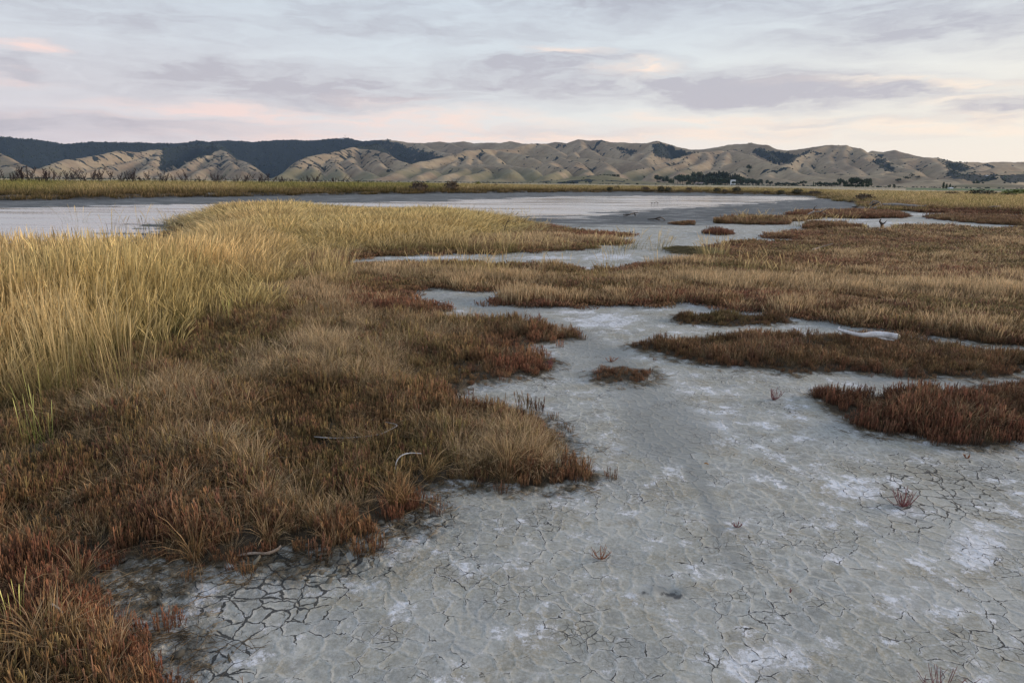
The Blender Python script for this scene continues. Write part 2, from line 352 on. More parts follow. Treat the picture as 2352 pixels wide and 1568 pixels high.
SALT = [(1380,735,120,28,1.0),(1320,715,90,10,.8),(1560,790,80,20,.4),(1400,590,90,12,1),(1250,592,90,6,1),(1000,592,140,5,1),(1370,617,50,8,1),(1560,880,90,40,.7),(1640,960,130,70,.8),(1720,1010,100,40,.6),(1850,1000,60,40,.7),(1860,1080,100,40,.7),(1980,1130,160,50,.8),(2250,1250,130,80,.85),(2080,1400,110,60,.8),(1760,1520,150,80,.85),(1650,1180,60,30,.6),(1960,1330,90,50,.6),(2000,1180,330,130,.62),(2150,1380,260,150,.62),(1750,960,220,110,.6),(1650,1450,300,120,.55),(700,1420,300,100,.55),(1080,1160,110,20,.6),(700,1440,260,80,.4),(1300,900,60,30,.6),(1250,820,60,25,.8),(1480,1310,150,60,.4),(1950,505,150,6,.8),(2050,512,100,6,.8),(2200,518,80,4,.8),(1660,480,10,3,.1),(1890,880,200,12,.5),(2020,800,10,10,.1),(1950,515,100,8,.9),(2150,492,120,3,.9)]
salt = gb(SALT, px, py)*front
salt = np.maximum(salt, .46)
def polyline_d(pts, X, Y):
    P = poly(pts); d = np.full(X.shape, 1e9)
    for j in range(1, len(P)):
        ax, ay = P[j-1]; ex, ey = P[j]-P[j-1]; t = np.clip(((X-ax)*ex+(Y-ay)*ey)/(ex*ex+ey*ey), 0, 1)
        d = np.minimum(d, np.hypot(X-ax-t*ex, Y-ay-t*ey))
    return d
wob = fbm(GX*1.3, GY*1.3, 77, 3)
dch = polyline_d([(1130,712),(1230,735),(1310,765),(1370,800),(1420,850),(1490,930),(1540,1010)], GX, GY)
chan = sst(.55, .12, dch+wob*.2)*.85
dch2 = polyline_d([(1540,1010),(1590,1070),(1640,1180),(1650,1240),(1690,1300)], GX, GY)
chan = np.maximum(chan, sst(.10, .02, dch2+wob*.05)*.8)
chan = np.maximum(chan, sst(.5, .1, polyline_d([(1500,905),(1400,870),(1330,830)], GX, GY)+wob*.25)*.6)
chan = np.maximum(chan, sst(.6, .1, polyline_d([(1000,680),(1100,700),(1230,712)], GX, GY)+wob*.3)*.6)
chan = np.maximum(chan, sst(.5, .1, polyline_d([(2000,880),(2200,882),(2350,872)], GX, GY)+wob*.2)*.8)
chan = np.maximum(chan, sst(.5, .1, polyline_d([(1900,745),(2000,757)], GX, GY)+wob*.2)*.8)
chan = np.maximum(chan, gb([(1515,1352,30,12,1.2),(1545,1362,28,14,1.2),(1480,1360,20,10,.7)], px, py)*front)
GZ = GZ-.018*gb([(1540,1358,22,10,1)], px, py)*front
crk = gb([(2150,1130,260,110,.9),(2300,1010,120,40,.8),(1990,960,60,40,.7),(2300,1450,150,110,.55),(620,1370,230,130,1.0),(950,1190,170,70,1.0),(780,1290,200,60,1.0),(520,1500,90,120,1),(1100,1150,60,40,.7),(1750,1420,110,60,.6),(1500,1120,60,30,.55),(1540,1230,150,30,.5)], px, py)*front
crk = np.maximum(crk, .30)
mnear = sdist(WV['main'], GX, GY, 2)
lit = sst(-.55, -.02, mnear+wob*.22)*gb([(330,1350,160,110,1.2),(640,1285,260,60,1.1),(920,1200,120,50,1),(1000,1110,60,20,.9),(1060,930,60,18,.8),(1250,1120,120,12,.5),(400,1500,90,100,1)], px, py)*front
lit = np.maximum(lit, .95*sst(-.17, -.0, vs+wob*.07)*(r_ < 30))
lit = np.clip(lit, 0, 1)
GZ = GZ+lit*.016*fbm(GX*18, GY*18, 50, 3)*(r_ < 8)
veg = sst(-.03, .09, vs); veg = np.maximum(veg, sst(-.4, 1.2, ls))
wet = np.clip(sst(-1.0, 1.5, sdist(WETMUD, GX, GY, 8)+fbm(GX*.3, GY*1.2, 60, 4)*1.6), 0, 1)*(vs < .3)
wet = np.maximum(wet, np.clip(gb([(1538,1359,30,9,1.9),(1556,1366,14,9,1.6),(1482,1361,14,6,.9)], px, py)*(1+1.3*fbm(GX*22, GY*22, 78, 3))-.6, 0, .35)*2.8*front)
# far fields
fieldc = np.zeros((len(GX), 4)); fieldc[:, :3] = (.36, .295, .185); fieldc[:, 3] = sst(10, 30, ls)*(r_ > 40)
def strip(y0, y1, x0, x1, c, tilt=.0):
    yy = py-tilt*(px-2200); k = front & (yy > y0) & (yy < y1) & (px > x0) & (px < x1) & (r_ > 60)
    fieldc[k, :3] = c
hor = 417.5+(px-1176)*.00977
strip(0, 0, 0, 0, (0, 0, 0))
fy = py-hor
for a0, a1, x0, x1, c in [(8,20,1850,4200,(.46,.38,.26)),(5.0,6.4,1950,2600,(.10,.09,.065)),(6.2,12.5,2080,4200,(.045,.11,.03)),(12.5,14,2150,4000,(.12,.10,.07)),(9,10.5,1700,2100,(.13,.11,.08)),(17,18.5,2050,4000,(.24,.20,.14)),(1.2,3.2,900,1500,(.15,.16,.09)),(3.0,4.5,1450,2000,(.13,.13,.075)),(2.2,3.5,1850,2500,(.15,.14,.08))]:
    k = front & (fy+wob*.25 > a0) & (fy+wob*.25 < a1) & (px > x0) & (px < x1) & (r_ > 100); fieldc[k, :3] = c
one = np.ones_like(GX)
nr, na = len(rr), len(aa)
ii = (np.arange(nr-1)[:, None]*na+np.arange(na-1)[None, :]).ravel()
Fq = np.stack([ii, ii+1, ii+na+1, ii+na], -1)[:, ::-1]
me = mesh_np('ground', np.stack([GX, GY, GZ], -1), Fq, {'A': ('FLOAT_COLOR', np.stack([veg, wet, salt, one], -1)), 'B': ('FLOAT_COLOR', np.stack([lit, chan, crk, one], -1)), 'C': ('FLOAT_COLOR', fieldc)}, True)
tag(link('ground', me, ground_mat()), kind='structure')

# ------------------------------------------------------------------ river
def water_mat():
    m, N = newmat('river_water'); P = N('ShaderNodeNewGeometry')
    s1 = N('ShaderNodeVectorMath', {0: P, 1: (.35, 1.3, 1)}, operation='MULTIPLY')
    n = N.noise(s1, 1.6, 3, .55); n2 = N.noise(s1, .14, 3, .5)
    h = N.m('MULTIPLY', N.m('MULTIPLY', n, N.mr(n2, .42, .62, .35, 1)), .012)
    b = N('ShaderNodeBsdfPrincipled', {'Base Color': (.44, .40, .37, 1), 'Roughness': N.mr(N.noise(N('ShaderNodeVectorMath', {0: P, 1: (.05, .33, 1)}, operation='MULTIPLY'), 1.0, 5, .6), .40, .58, .07, .23), 'IOR': 2.3, 'Normal': N('ShaderNodeBump', {'Height': h, 'Distance': 1.0, 'Strength': 1.0})})
    finish(N, b); return m
wv = np.array([(-170, 14, -.06), (75, 14, -.06), (75, 175, -.06), (-170, 175, -.06)])
tag(link('river_water', mesh_np('river_water', wv, [(0, 1, 2, 3)]), water_mat()), kind='structure')

# ------------------------------------------------------------------ hills
def c1(x, y): return x*.3418, 275.6+y*.3418
def c2(x, y): return 746.4+x*.3418, 275.6+y*.3418
def c3(x, y): return 1493+x*.3652, 275.6+y*.3652
CREST = []   # (points in picture positions, distance at first, distance at last, slope)
def crest(c, pts, d0, d1, k=.5):
    p = np.array([c(*q) for q in pts], float); L = np.concatenate([[0], np.cumsum(np.hypot(*np.diff(p, axis=0).T))])
    D = d0+(d1-d0)*L/L[-1]; CREST.append((AT(p[:, 0], p[:, 1], D), k))
# skyline, left part far behind
crest(c1, [(-700,120),(-300,105),(0,115),(200,130),(330,145),(400,158),(500,152),(620,145),(800,150),(960,150),(1050,158),(1150,155),(1280,150),(1350,136),(1400,148),(1540,138),(1720,145),(1860,135),(2000,133),(2100,138),(2200,128),(2320,120)], 5200, 5200, .42)
crest(c2, [(100,125),(150,121),(250,138),(420,127),(560,148),(640,150),(770,140),(850,150),(940,143),(1010,157),(1100,152),(1180,155),(1250,143),(1330,158),(1480,158)], 5200, 4500, .45)
crest(c2, [(1480,160),(1540,147),(1620,155),(1700,133),(1780,140),(1830,135),(1900,147),(2080,155),(2180,155),(2250,138),(2352,168)], 4400, 3700, .5)
crest(c3, [(60,130),(150,160),(260,180),(340,180),(430,168),(490,152),(620,143),(720,155),(780,180),(850,190),(950,180),(1100,162),(1220,155),(1320,172),(1390,200)], 3700, 3200, .5)
crest(c3, [(1390,190),(1460,200),(1530,187),(1600,208),(1700,232)], 4000, 4000, .5)
crest(c3, [(1600,245),(1700,238),(1770,232),(1840,232),(1950,258),(2030,262),(2120,258),(2200,265),(2290,256),(2352,258),(2700,250),(3200,262)], 2900, 4600, .42)
crest(c3, [(1770,232),(1700,262),(1640,300),(1570,330)], 2900, 2200)
crest(c3, [(1790,235),(1850,262),(1900,300),(1960,345)], 2850, 2050)
crest(c3, [(1840,235),(1950,268),(2040,295),(2130,325)], 2900, 2200)
crest(c3, [(2700,270),(2352,285),(2250,290),(2160,315),(2060,345),(2000,358)], 2700, 1900, .4)
crest(c3, [(2900,330),(2500,320),(2352,318),(2250,335),(2180,352)], 2300, 1700, .35)
crest(c3, [(2352,262),(2240,268),(2150,285),(2080,305)], 3900, 3200, .5)
# left spurs in front of the forest ridge
crest(c1, [(1350,136),(1380,150),(1280,165),(1180,182),(1080,195),(950,210),(880,207),(800,202),(720,218),(640,240),(500,264),(380,300),(280,322),(200,338),(120,362),(60,380)], 4700, 2300, .55)
crest(c1, [(1100,198),(1050,235),(980,255),(900,268),(820,290),(750,312),(620,330),(480,356)], 4100, 2300, .62)
crest(c1, [(1060,240),(1020,280),(960,320),(900,352)], 3700, 2400, .65)
crest(c1, [(1420,150),(1480,178),(1500,200),(1440,225),(1380,245),(1300,275),(1220,308),(1150,335),(1080,362)], 4400, 2400, .6)
crest(c1, [(1500,200),(1560,232),(1620,262),(1680,290),(1720,312),(1760,350)], 4000, 2500, .6)
crest(c1, [(1520,235),(1470,275),(1430,300),(1370,335),(1330,362)], 3700, 2300, .65)
crest(c1, [(1530,262),(1600,300),(1650,345)], 3300, 2400, .65)
crest(c1, [(-500,150),(-200,185),(0,212),(60,240),(110,285),(150,325),(190,365)], 3600, 2300, .6)
crest(c1, [(-200,250),(-60,280),(40,320),(90,360)], 2900, 2200, .6)
# hill with the big bushes
crest(c2, [(360,158),(280,180),(180,186),(110,196),(60,207),(-40,238),(-120,270),(-180,305),(-240,340),(-300,372)], 3700, 2000, .58)
crest(c2, [(180,186),(330,205),(430,228),(520,262),(600,292),(680,330)], 3500, 2200, .6)
crest(c2, [(90,205),(150,250),(210,290),(270,330),(330,368)], 3300, 2000, .62)
crest(c2, [(20,225),(-20,262),(-60,305),(-90,350)], 3200, 2100, .68)
crest(c2, [(100,225),(80,270),(100,320),(110,365)], 3100, 2000, .68)
crest(c2, [(280,200),(340,240),(400,285),(450,330)], 3300, 2200, .65)
crest(c2, [(420,128),(520,165),(600,190),(700,215),(800,250)], 4800, 3700, .6)
crest(c2, [(640,150),(700,175),(770,200),(850,222)], 4700, 3800, .65)
crest(c2, [(850,150),(920,178),(990,200)], 4600, 4000, .65)
crest(c2, [(340,158),(300,165),(230,178)], 4000, 3900, .6)
# long smooth hill
crest(c2, [(1480,160),(1400,157),(1300,186),(1180,194),(1060,200),(980,205),(850,235),(700,275),(560,310),(480,340),(420,368),(350,385)], 3700, 1800, .5)
crest(c2, [(1060,200),(1130,225),(1180,250),(1230,278),(1290,310),(1350,340)], 3200, 2000, .6)
crest(c2, [(980,205),(1010,240),(1080,280),(1150,315),(1220,352)], 3100, 1850, .62)
crest(c2, [(930,225),(920,270),(870,320),(840,370)], 2900, 1750, .6)
crest(c2, [(700,285),(690,320),(640,370)], 2500, 1750, .62)
crest(c2, [(980,235),(1000,290),(1000,330),(990,372)], 2800, 1750, .66)
crest(c2, [(1400,157),(1500,172),(1560,205),(1580,225)], 3700, 3300, .6)
crest(c2, [(1180,196),(1300,215),(1400,240),(1470,268)], 3300, 2800, .62)
crest(c2, [(1700,133),(1690,165),(1720,190),(1690,215),(1640,245),(1560,270),(1450,312),(1380,332),(1300,358),(1220,385),(1150,398)], 4100, 1750, .52)
crest(c2, [(1690,215),(1750,245),(1820,275),(1900,310),(1980,345),(2040,368)], 3100, 1900, .6)
crest(c2, [(1640,250),(1690,290),(1750,330),(1820,372)], 2800, 1750, .62)
crest(c2, [(1560,275),(1560,320),(1530,372)], 2500, 1700, .62)
crest(c2, [(1720,190),(1850,215),(1950,245),(2050,275),(2120,305),(2170,325)], 3300, 2500, .6)
crest(c2, [(1840,140),(1870,170),(1960,200),(2040,225),(2100,250)], 4100, 3300, .62)
crest(c2, [(2250,140),(2200,170),(2130,210),(2070,240)], 3700, 3200, .65)
crest(c2, [(2250,150),(2200,215),(2210,265)], 3600, 3000, .65)
# pale front hill with two domes
crest(c3, [(620,145),(560,170),(480,195),(350,197),(270,205),(200,221),(100,250),(0,298),(-80,325),(-150,350),(-230,372)], 3600, 1800, .5)
crest(c3, [(350,197),(360,240),(310,290),(250,345)], 3000, 1750, .6)
crest(c3, [(250,212),(190,260),(140,310),(80,360)], 2900, 1750, .6)
crest(c3, [(480,195),(560,200),(640,215),(700,240),(740,255)], 3100, 2700, .55)
crest(c3, [(480,200),(450,245),(470,290),(420,330),(380,360)], 3000, 1850, .62)
crest(c3, [(480,310),(540,280),(620,256),(700,254),(760,262),(830,275),(900,292),(980,315),(1050,336),(1120,356),(1200,378),(1260,390)], 2400, 1600, .5)
crest(c3, [(640,256),(620,300),(580,340),(540,372)], 2300, 1700, .6)
crest(c3, [(760,262),(790,310),(850,350),(880,385)], 2250, 1600, .6)
crest(c3, [(620,145),(700,180),(760,210),(800,240)], 3600, 3000, .65)
# folded hill right of centre
crest(c3, [(1100,162),(1050,180),(1000,210),(950,240),(900,268),(870,285)], 3300, 2500, .62)
crest(c3, [(1130,165),(1090,205),(1040,245),(1010,280),(1070,315),(1120,340)], 3300, 2300, .68)
crest(c3, [(1180,158),(1150,195),(1140,225),(1180,262),(1200,295),(1260,330),(1310,350)], 3250, 2000, .68)
crest(c3, [(1225,158),(1220,200),(1240,240),(1290,280),(1340,320),(1380,350)], 3200, 1950, .64)
crest(c3, [(1320,172),(1360,205),(1410,245),(1460,280),(1490,310),(1510,335)], 3150, 2000, .62)
crest(c3, [(1390,200),(1450,228),(1520,252),(1600,285),(1670,318),(1740,350)], 3100, 1900, .58)
crest(c3, [(1040,360),(1130,342),(1220,330),(1290,334),(1350,350),(1400,362)], 1900, 1700, .42)
crest(c3, [(1330,380),(1390,352),(1450,338),(1510,345),(1560,362),(1620,378)], 1850, 1650, .42)
crest(c3, [(1540,345),(1590,330),(1640,326),(1700,340),(1760,362),(1850,375)], 1950, 1700, .42)
crest(c3, [(1500,402),(1580,385),(1640,370),(1720,370),(1800,382),(1900,398),(2000,408)], 1500, 1250, .3)
crest(c3, [(1950,405),(2050,392),(2150,400),(2300,408),(2500,412)], 1300, 1200, .25)
# low dark mound on the plain
MOUND0 = len(CREST)
crest(c2, [(1700,430),(1760,408),(1820,386),(1880,366),(1960,362),(2030,376),(2100,396),(2200,416),(2300,428)], 1060, 1060, .13)
ha = np.radians(np.linspace(-52, 52, 1250)); hr = np.geomspace(900, 6400, 430)
HR, HA = np.meshgrid(hr, ha, indexing='ij'); HX = (HR*np.sin(HA)).ravel(); HY = (HR*np.cos(HA)).ravel()
def hillz(X, Y):
    wx = X+45*fbm(X/420, Y/420, 101, 2); wy = Y+45*fbm(X/420, Y/420, 111, 2); sS = np.zeros(X.shape); sD = np.zeros(X.shape)
    n1 = fbm(X/130, Y/130, 120, 5)
    b1 = np.full(X.shape, -400.); b2 = np.full(X.shape, -400.); who = np.zeros(X.shape, int)
    for ci, (P, k) in enumerate(CREST):
        m = (X > P[:, 0].min()-1500) & (X < P[:, 0].max()+1500) & (Y > P[:, 1].min()-1500) & (Y < P[:, 1].max()+1500)
        i = np.nonzero(m)[0]
        if len(i) == 0: continue
        x = wx[i]*.75+X[i]*.25; y = wy[i]*.75+Y[i]*.25; best = np.full(len(i), -400.); bs = np.zeros(len(i)); bd = np.zeros(len(i)); acc_ = ci*37.7
        for j in range(1, len(P)):
            a = P[j-1]; e = P[j]-a; t = np.clip(((x-a[0])*e[0]+(y-a[1])*e[1])/(e[0]**2+e[1]**2+1e-6), 0, 1)
            d = np.hypot(x-a[0]-t*e[0], y-a[1]-t*e[1]); rd = 20
            cand = (a[2]+t*e[2]-k*1.75*(np.sqrt(d*d+rd*rd)-rd)*(1-.00022*np.minimum(d, 2500))); u_ = cand > best; L_ = math.hypot(e[0], e[1]); side = np.sign((x-a[0])*e[1]-(y-a[1])*e[0]); bs = np.where(u_, acc_+t*L_+side*5000, bs); bd = np.where(u_, d, bd); best = np.maximum(best, cand); acc_ += L_
        o = b1[i]; up = best > o
        b2[i] = np.where(up, np.maximum(o, b2[i]), np.maximum(best, b2[i])); b1[i] = np.where(up, best, o); who[i] = np.where(up, ci, who[i]); sS[i] = np.where(up, bs, sS[i]); sD[i] = np.where(up, bd, sD[i])
    hh = np.clip(b1/90, 0, 1)
    s = 5.0; gap = np.abs(b1-b2); z = b1+s*.5*np.exp(-gap/s)      # soft valley floors
    q_ = sS+45*fbm(X/160, Y/160, 140, 2); gl = np.abs(vn(q_/95, q_*0, 141)*2-1)*.65+np.abs(vn(q_/38, q_*0+3, 142)*2-1)*.3
    z = z-hh*sst(25, 190, sD)*(1-gl)*23+hh*(n1*4)+fbm(X/38, Y/38, 150, 3)*.9*hh
    z = np.where(z < 8, 8-(8-z)*.4-2, z-2)                     # aprons spread at the foot
    return z, gap, who
HZ, gap, who = hillz(HX, HY)
edge = sst(900, 980, np.hypot(HX, HY))
HZ = np.where(HZ < -4, -4, HZ)*1.0; HZ = HZ*edge-4*(1-edge)
hx, hy = PX(HX, HY, HZ)
hd = np.hypot(HX, HY)
def inpoly(P, x, y):
    P = np.array(P, float); ins = np.zeros(x.shape, bool)
    for j in range(len(P)):
        ax, ay = P[j-1]; bx, by = P[j]; c = (ay > y) != (by > y)
        ins ^= c & (x < (bx-ax)*(y-ay)/(by-ay+1e-12)+ax)
    return ins
wx_ = hx+7*fbm(HX/60, HY/60, 160, 4); wy_ = hy+3.5*fbm(HX/60, HY/60, 170, 4)
bush = np.zeros(len(HX))
nb = fbm(HX/70, HY/70, 180, 5); nb2 = fbm(HX/24, HY/24, 190, 3)
valley = np.exp(-gap/14)
leftish = sst(1150, 700, hx)
bush = np.maximum(bush, sst(3900, 4150, hd+nb*260)*sst(880, 840, hx+nb*14))
for P, d0 in [([(620,400),(600,340),(590,322),(870,322),(900,340),(940,350),(1010,360),(1000,375),(900,400)],3300),
              ([c2(100,178),c2(200,168),c2(400,140),c2(480,150),c2(560,185),c2(650,205),c2(720,225),c2(800,250),c2(900,235),c2(860,270),c2(700,290),c2(620,296),c2(500,250),c2(420,215),c2(330,195)],3350),
              ([c1(1100,195),c1(1180,190),c1(1240,235),c1(1330,220),c1(1400,190),c1(1490,190),c1(1400,235),c1(1250,285),c1(1150,310),c1(1090,345),c1(1060,310),c1(1090,250)],2900),
              ([c3(60,150),c3(130,165),c3(200,195),c3(290,208),c3(190,235),c3(110,250),c3(20,230),c3(20,185)],2600),
              ([c3(640,205),c3(680,172),c3(760,190),c3(850,215),c3(930,215),c3(1020,186),c3(1000,205),c3(930,240),c3(880,280),c3(780,262),c3(700,235)],2450),
              ([c2(2200,165),c2(2352,168),c2(2352,262),c2(2260,270),c2(2220,220)],2900),
              ([c2(1960,195),c2(2060,190),c2(2090,215),c2(2050,240)],3000),
              ([c3(1420,240),c3(1480,240),c3(1500,270),c3(1540,320),c3(1530,345),c3(1480,320),c3(1420,275)],2100),
              ([c3(1870,310),c3(1930,325),c3(2000,350),c3(2090,350),c3(2160,340),c3(2200,372),c3(2060,395),c3(1990,390),c3(1870,360)],1600),
              ([c3(2200,345),c3(2352,340),c3(2500,345),c3(2500,405),c3(2250,390)],1500),
              ([c3(1850,255),c3(1960,275),c3(2040,310),c3(1960,330),c3(1880,300)],2000),
              ]:
    bush = np.maximum(bush, (inpoly(P, wx_, wy_) & (hd > d0))*(.55+.6*sst(-.45, .1, nb+nb2*.35)))
sc_l = np.clip(.12+.75*leftish, 0, 1)
bush = np.maximum(bush, sst(.30, .55, valley*.86+nb*.35+nb2*.2-.42+.14*leftish)*sst(14, 40, HZ))
bush = np.maximum(bush, sst(.58-.34*leftish, .80-.34*leftish, nb*.5+nb2*.75)*sst(12, 40, HZ)*.9)
bush = np.where((who == MOUND0) & (hd < 1400), np.maximum(.30, .9*sst(.15, .5, nb2)), bush)
grn = sst(.1, .6, fbm(HX/300, HY/300, 200, 3))*sst(60, 15, HZ)
grn = np.where((who == MOUND0) & (hd < 1400), 1.0, grn)
nh, na2 = len(hr), len(ha); ii = (np.arange(nh-1)[:, None]*na2+np.arange(na2-1)[None, :]).ravel()
Fh = np.stack([ii, ii+1, ii+na2+1, ii+na2], -1)[:, ::-1]
def hill_mat():
    m, N = newmat('dry_hill_grass'); P = N('ShaderNodeNewGeometry')
    A = sepc(N, N('ShaderNodeAttribute', attribute_name='A'))
    n1 = N.noise(P, .004, 6, .6); n2 = N.noise(P, .035, 5, .7); n3 = N.noise(P, .012, 5, .65)
    st = N.noise(N('ShaderNodeVectorMath', {0: P, 1: (.012, .012, .12)}, operation='MULTIPLY'), 1.0, 4, .7)
    c = N.mix(N.mr(n1, .35, .65), (.25, .185, .125), (.385, .305, .20))
    c = N.mix(N.mr(st, .35, .7, 0, .5), c, (.19, .155, .105))
    c = N.mix(N.mr(n2, .48, .72, 0, .55), c, (.15, .115, .075))
    c = N.mix(N.mr(n3, .5, .7, 0, .35), c, (.50, .42, .29))
    c = N.mix(N.m('MULTIPLY', A[2], .6), c, (.13, .14, .075))
    f = N.mr(N.m('ADD', A[0], N.m('MULTIPLY', N.m('SUBTRACT', n2, .5), .7)), .38, .58)
    c = N.mix(f, c, N.mix(n2, (.012, .021, .026), (.032, .042, .044)))
    b = N('ShaderNodeBsdfPrincipled', {'Base Color': c, 'Roughness': .95, 'Specular IOR Level': .1, 'Normal': N('ShaderNodeBump', {'Height': N.m('ADD', N.m('MULTIPLY', n2, 4), N.m('MULTIPLY', n3, 9)), 'Distance': 1.0, 'Strength': .8})})
    finish(N, b); return m
me = mesh_np('hills', np.stack([HX, HY, HZ], -1), Fh, {'A': ('FLOAT_COLOR', np.stack([bush, valley, grn, np.ones_like(bush)], -1))}, True)
tag(link('hills', me, hill_mat()), kind='structure')
def terr(x, y):                          # terrain height incl. hills, one point
    g = float(gz(x, y)[0])
    if math.hypot(x, y) < 900: return g
    h = float(hillz(np.array([float(x)]), np.array([float(y)]))[0][0])
    return max(g, h)
def terrs(X, Y):
    return np.maximum(gz(X, Y), np.where(np.hypot(X, Y) > 940, hillz(X, Y)[0], -4))

# ------------------------------------------------------------------ scatter machinery
class Strips:                            # collects blades and stems into arrays
    def __init__(s): s.V = []; s.F = []; s.A = []; s.n = 0
    def ribbon(s, P, W, side, h, r, k=0.0):      # P (m,3), W (m,), side (3,)
        P = np.asarray(P, float); W = np.asarray(W, float)[:, None]; m = len(P)
        V = np.concatenate([P-side*W*.5, P+side*W*.5]); s.V.append(V)
        i = np.arange(m-1); s.F.append(np.stack([i, i+1, i+1+m, i+m], -1)+s.n)
        hh = np.concatenate([h, h]); s.A.append(np.stack([hh, hh*0+r, hh*0+k, hh*0+1], -1)); s.n += 2*m
    def prism(s, P, W, h, r, k=0.0, n=3):
        P = np.asarray(P, float); m = len(P)
        d = P[-1]-P[0]; d = d/(np.linalg.norm(d)+1e-9); u = np.cross(d, (0.3, .9, .1)); u /= np.linalg.norm(u)+1e-9; w_ = np.cross(d, u)
        a = np.arange(n)*2*np.pi/n+r*6
        off = np.cos(a)[:, None]*u+np.sin(a)[:, None]*w_
        V = (P[:, None, :]+off[None]*np.asarray(W)[:, None, None]*.5).reshape(-1, 3); s.V.append(V)
        F = []
        for i in range(m-1):
            for j in range(n): F.append([i*n+j, i*n+(j+1) % n, (i+1)*n+(j+1) % n, (i+1)*n+j])
        s.F.append(np.array(F)+s.n)
        hh = np.repeat(h, n); s.A.append(np.stack([hh, hh*0+r, hh*0+k, hh*0+1], -1)); s.n += m*n
    def arrays(s): return np.concatenate(s.V), np.concatenate(s.F), np.concatenate(s.A)
def rv(): a = rng.uniform(0, 2*np.pi); return np.array([np.cos(a), np.sin(a), 0])
def tuft_tall(n=26, rad=.16, H=1.15, green=.35):
    S = Strips(); lean0 = rv()*rng.uniform(0, .08)
    for _ in range(n):
        a = rv(); b = a*rad*math.sqrt(rng.uniform()); H_ = H*rng.uniform(.62, 1.12); ln = a*rng.uniform(.02, .20)+lean0+np.array([.015, 0, 0])
        t = np.array([0, .3, .6, .82, .92, 1.0]); r = rng.uniform()
        P = b+np.outer(t, [0, 0, H_])+np.outer(t**1.8, ln)*H_; P[:, 2] -= (t**3)*np.linalg.norm(ln)*H_*.35
        S.ribbon(P, np.array([.0034, .0034, .0034, .0075, .0065, .002])*rng.uniform(.8, 1.3), np.cross(rv(), [0, 0, 1.]), t, r, 0)
    for _ in range(int(n*1.5)):          # basal leaves
        a = rv(); b = a*rad*math.sqrt(rng.uniform()); H_ = H*rng.uniform(.25, .62); ln = a*rng.uniform(.05, .5)+lean0
        t = np.array([0, .35, .7, 1.0]); r = rng.uniform()
        P = b+np.outer(t, [0, 0, H_])+np.outer(t**2, ln)*H_; P[:, 2] -= t**3*np.linalg.norm(ln)*H_*.4
        S.ribbon(P, np.array([.0035, .004, .003, .001]), np.cross(a, [0, 0, 1.]), t*.6, r, 1.0 if rng.uniform() < green else .0)
    return S.arrays()
def tuft_dry(n=70, rad=.11, H=.34, spread=.5):
    S = Strips(); l0 = rv()*rng.uniform(.05, .5)
    for _ in range(n):
        a = rv(); b = a*rad*math.sqrt(rng.uniform()); H_ = H*rng.uniform(.35, 1.2); ln = a*rng.uniform(.0, spread*1.6)*(2.2 if rng.uniform() < .15 else 1)+l0+rv()*rng.uniform(0, .3)
        t = np.array([0, .4, .75, 1.0]); r = rng.uniform()
        P = b+np.outer(t, [0, 0, H_])+np.outer(t**1.7, ln)*H_; P[:, 2] -= t**3*np.linalg.norm(ln)*H_*.35
        S.ribbon(P, np.array([.0026, .0026, .0034, .0008])*rng.uniform(.7, 1.3), np.cross(rv(), [0, 0, 1.]), t, r, 1.0 if rng.uniform() < .12 else 0)
    return S.arrays()
def tuft_glass(n=26, rad=.075, H=.15, w=.0048):
    S = Strips()
    for _ in range(n):
        a = rv(); b = a*rad*math.sqrt(rng.uniform()); H_ = H*rng.uniform(.4, 1.15); ln = a*rng.uniform(0, .45); r = rng.uniform()
        t = np.array([0, .35, .7, .95, 1.0]); P = b+np.outer(t, [0, 0, H_])+np.outer(np.sin(t*1.5), ln)*H_*.6
        S.prism(P, np.array([.7, .8, 1.0, .95, .3])*w, t, r)
        for q in range(rng.integers(2, 5)):
            t0 = rng.uniform(.25, .8); p0 = b+np.array([0, 0, H_*t0])+np.sin(t0*1.5)*ln*H_*.6; e = rv()*rng.uniform(.15, .4)+np.array([0, 0, 1.]); L = H_*rng.uniform(.15, .4)
            tt = np.array([0, .5, 1.0]); S.prism(p0+np.outer(tt, e)*L, np.array([.6, .95, .45])*w, t0+tt*(1-t0)*.8, r)
    return S.arrays()
def tuft_far(n=26, rad=.3, H=.9, w=.016, green=.3):
    S = Strips()
    for _ in range(n):
        a = rv(); b = a*rad*math.sqrt(rng.uniform()); H_ = H*rng.uniform(.4, 1.1); ln = a*rng.uniform(0, .4)+np.array([.05, 0, 0])
        t = np.array([0, .5, 1.0]); r = rng.uniform(); P = b+np.outer(t, [0, 0, H_])+np.outer(t**1.7, ln)*H_
        S.ribbon(P, np.array([1, 1.1, .4])*w*rng.uniform(.6, 1.4), np.cross(rv(), [0, 0, 1.]), t, r, 1.0 if rng.uniform() < green else 0)
    return S.arrays()

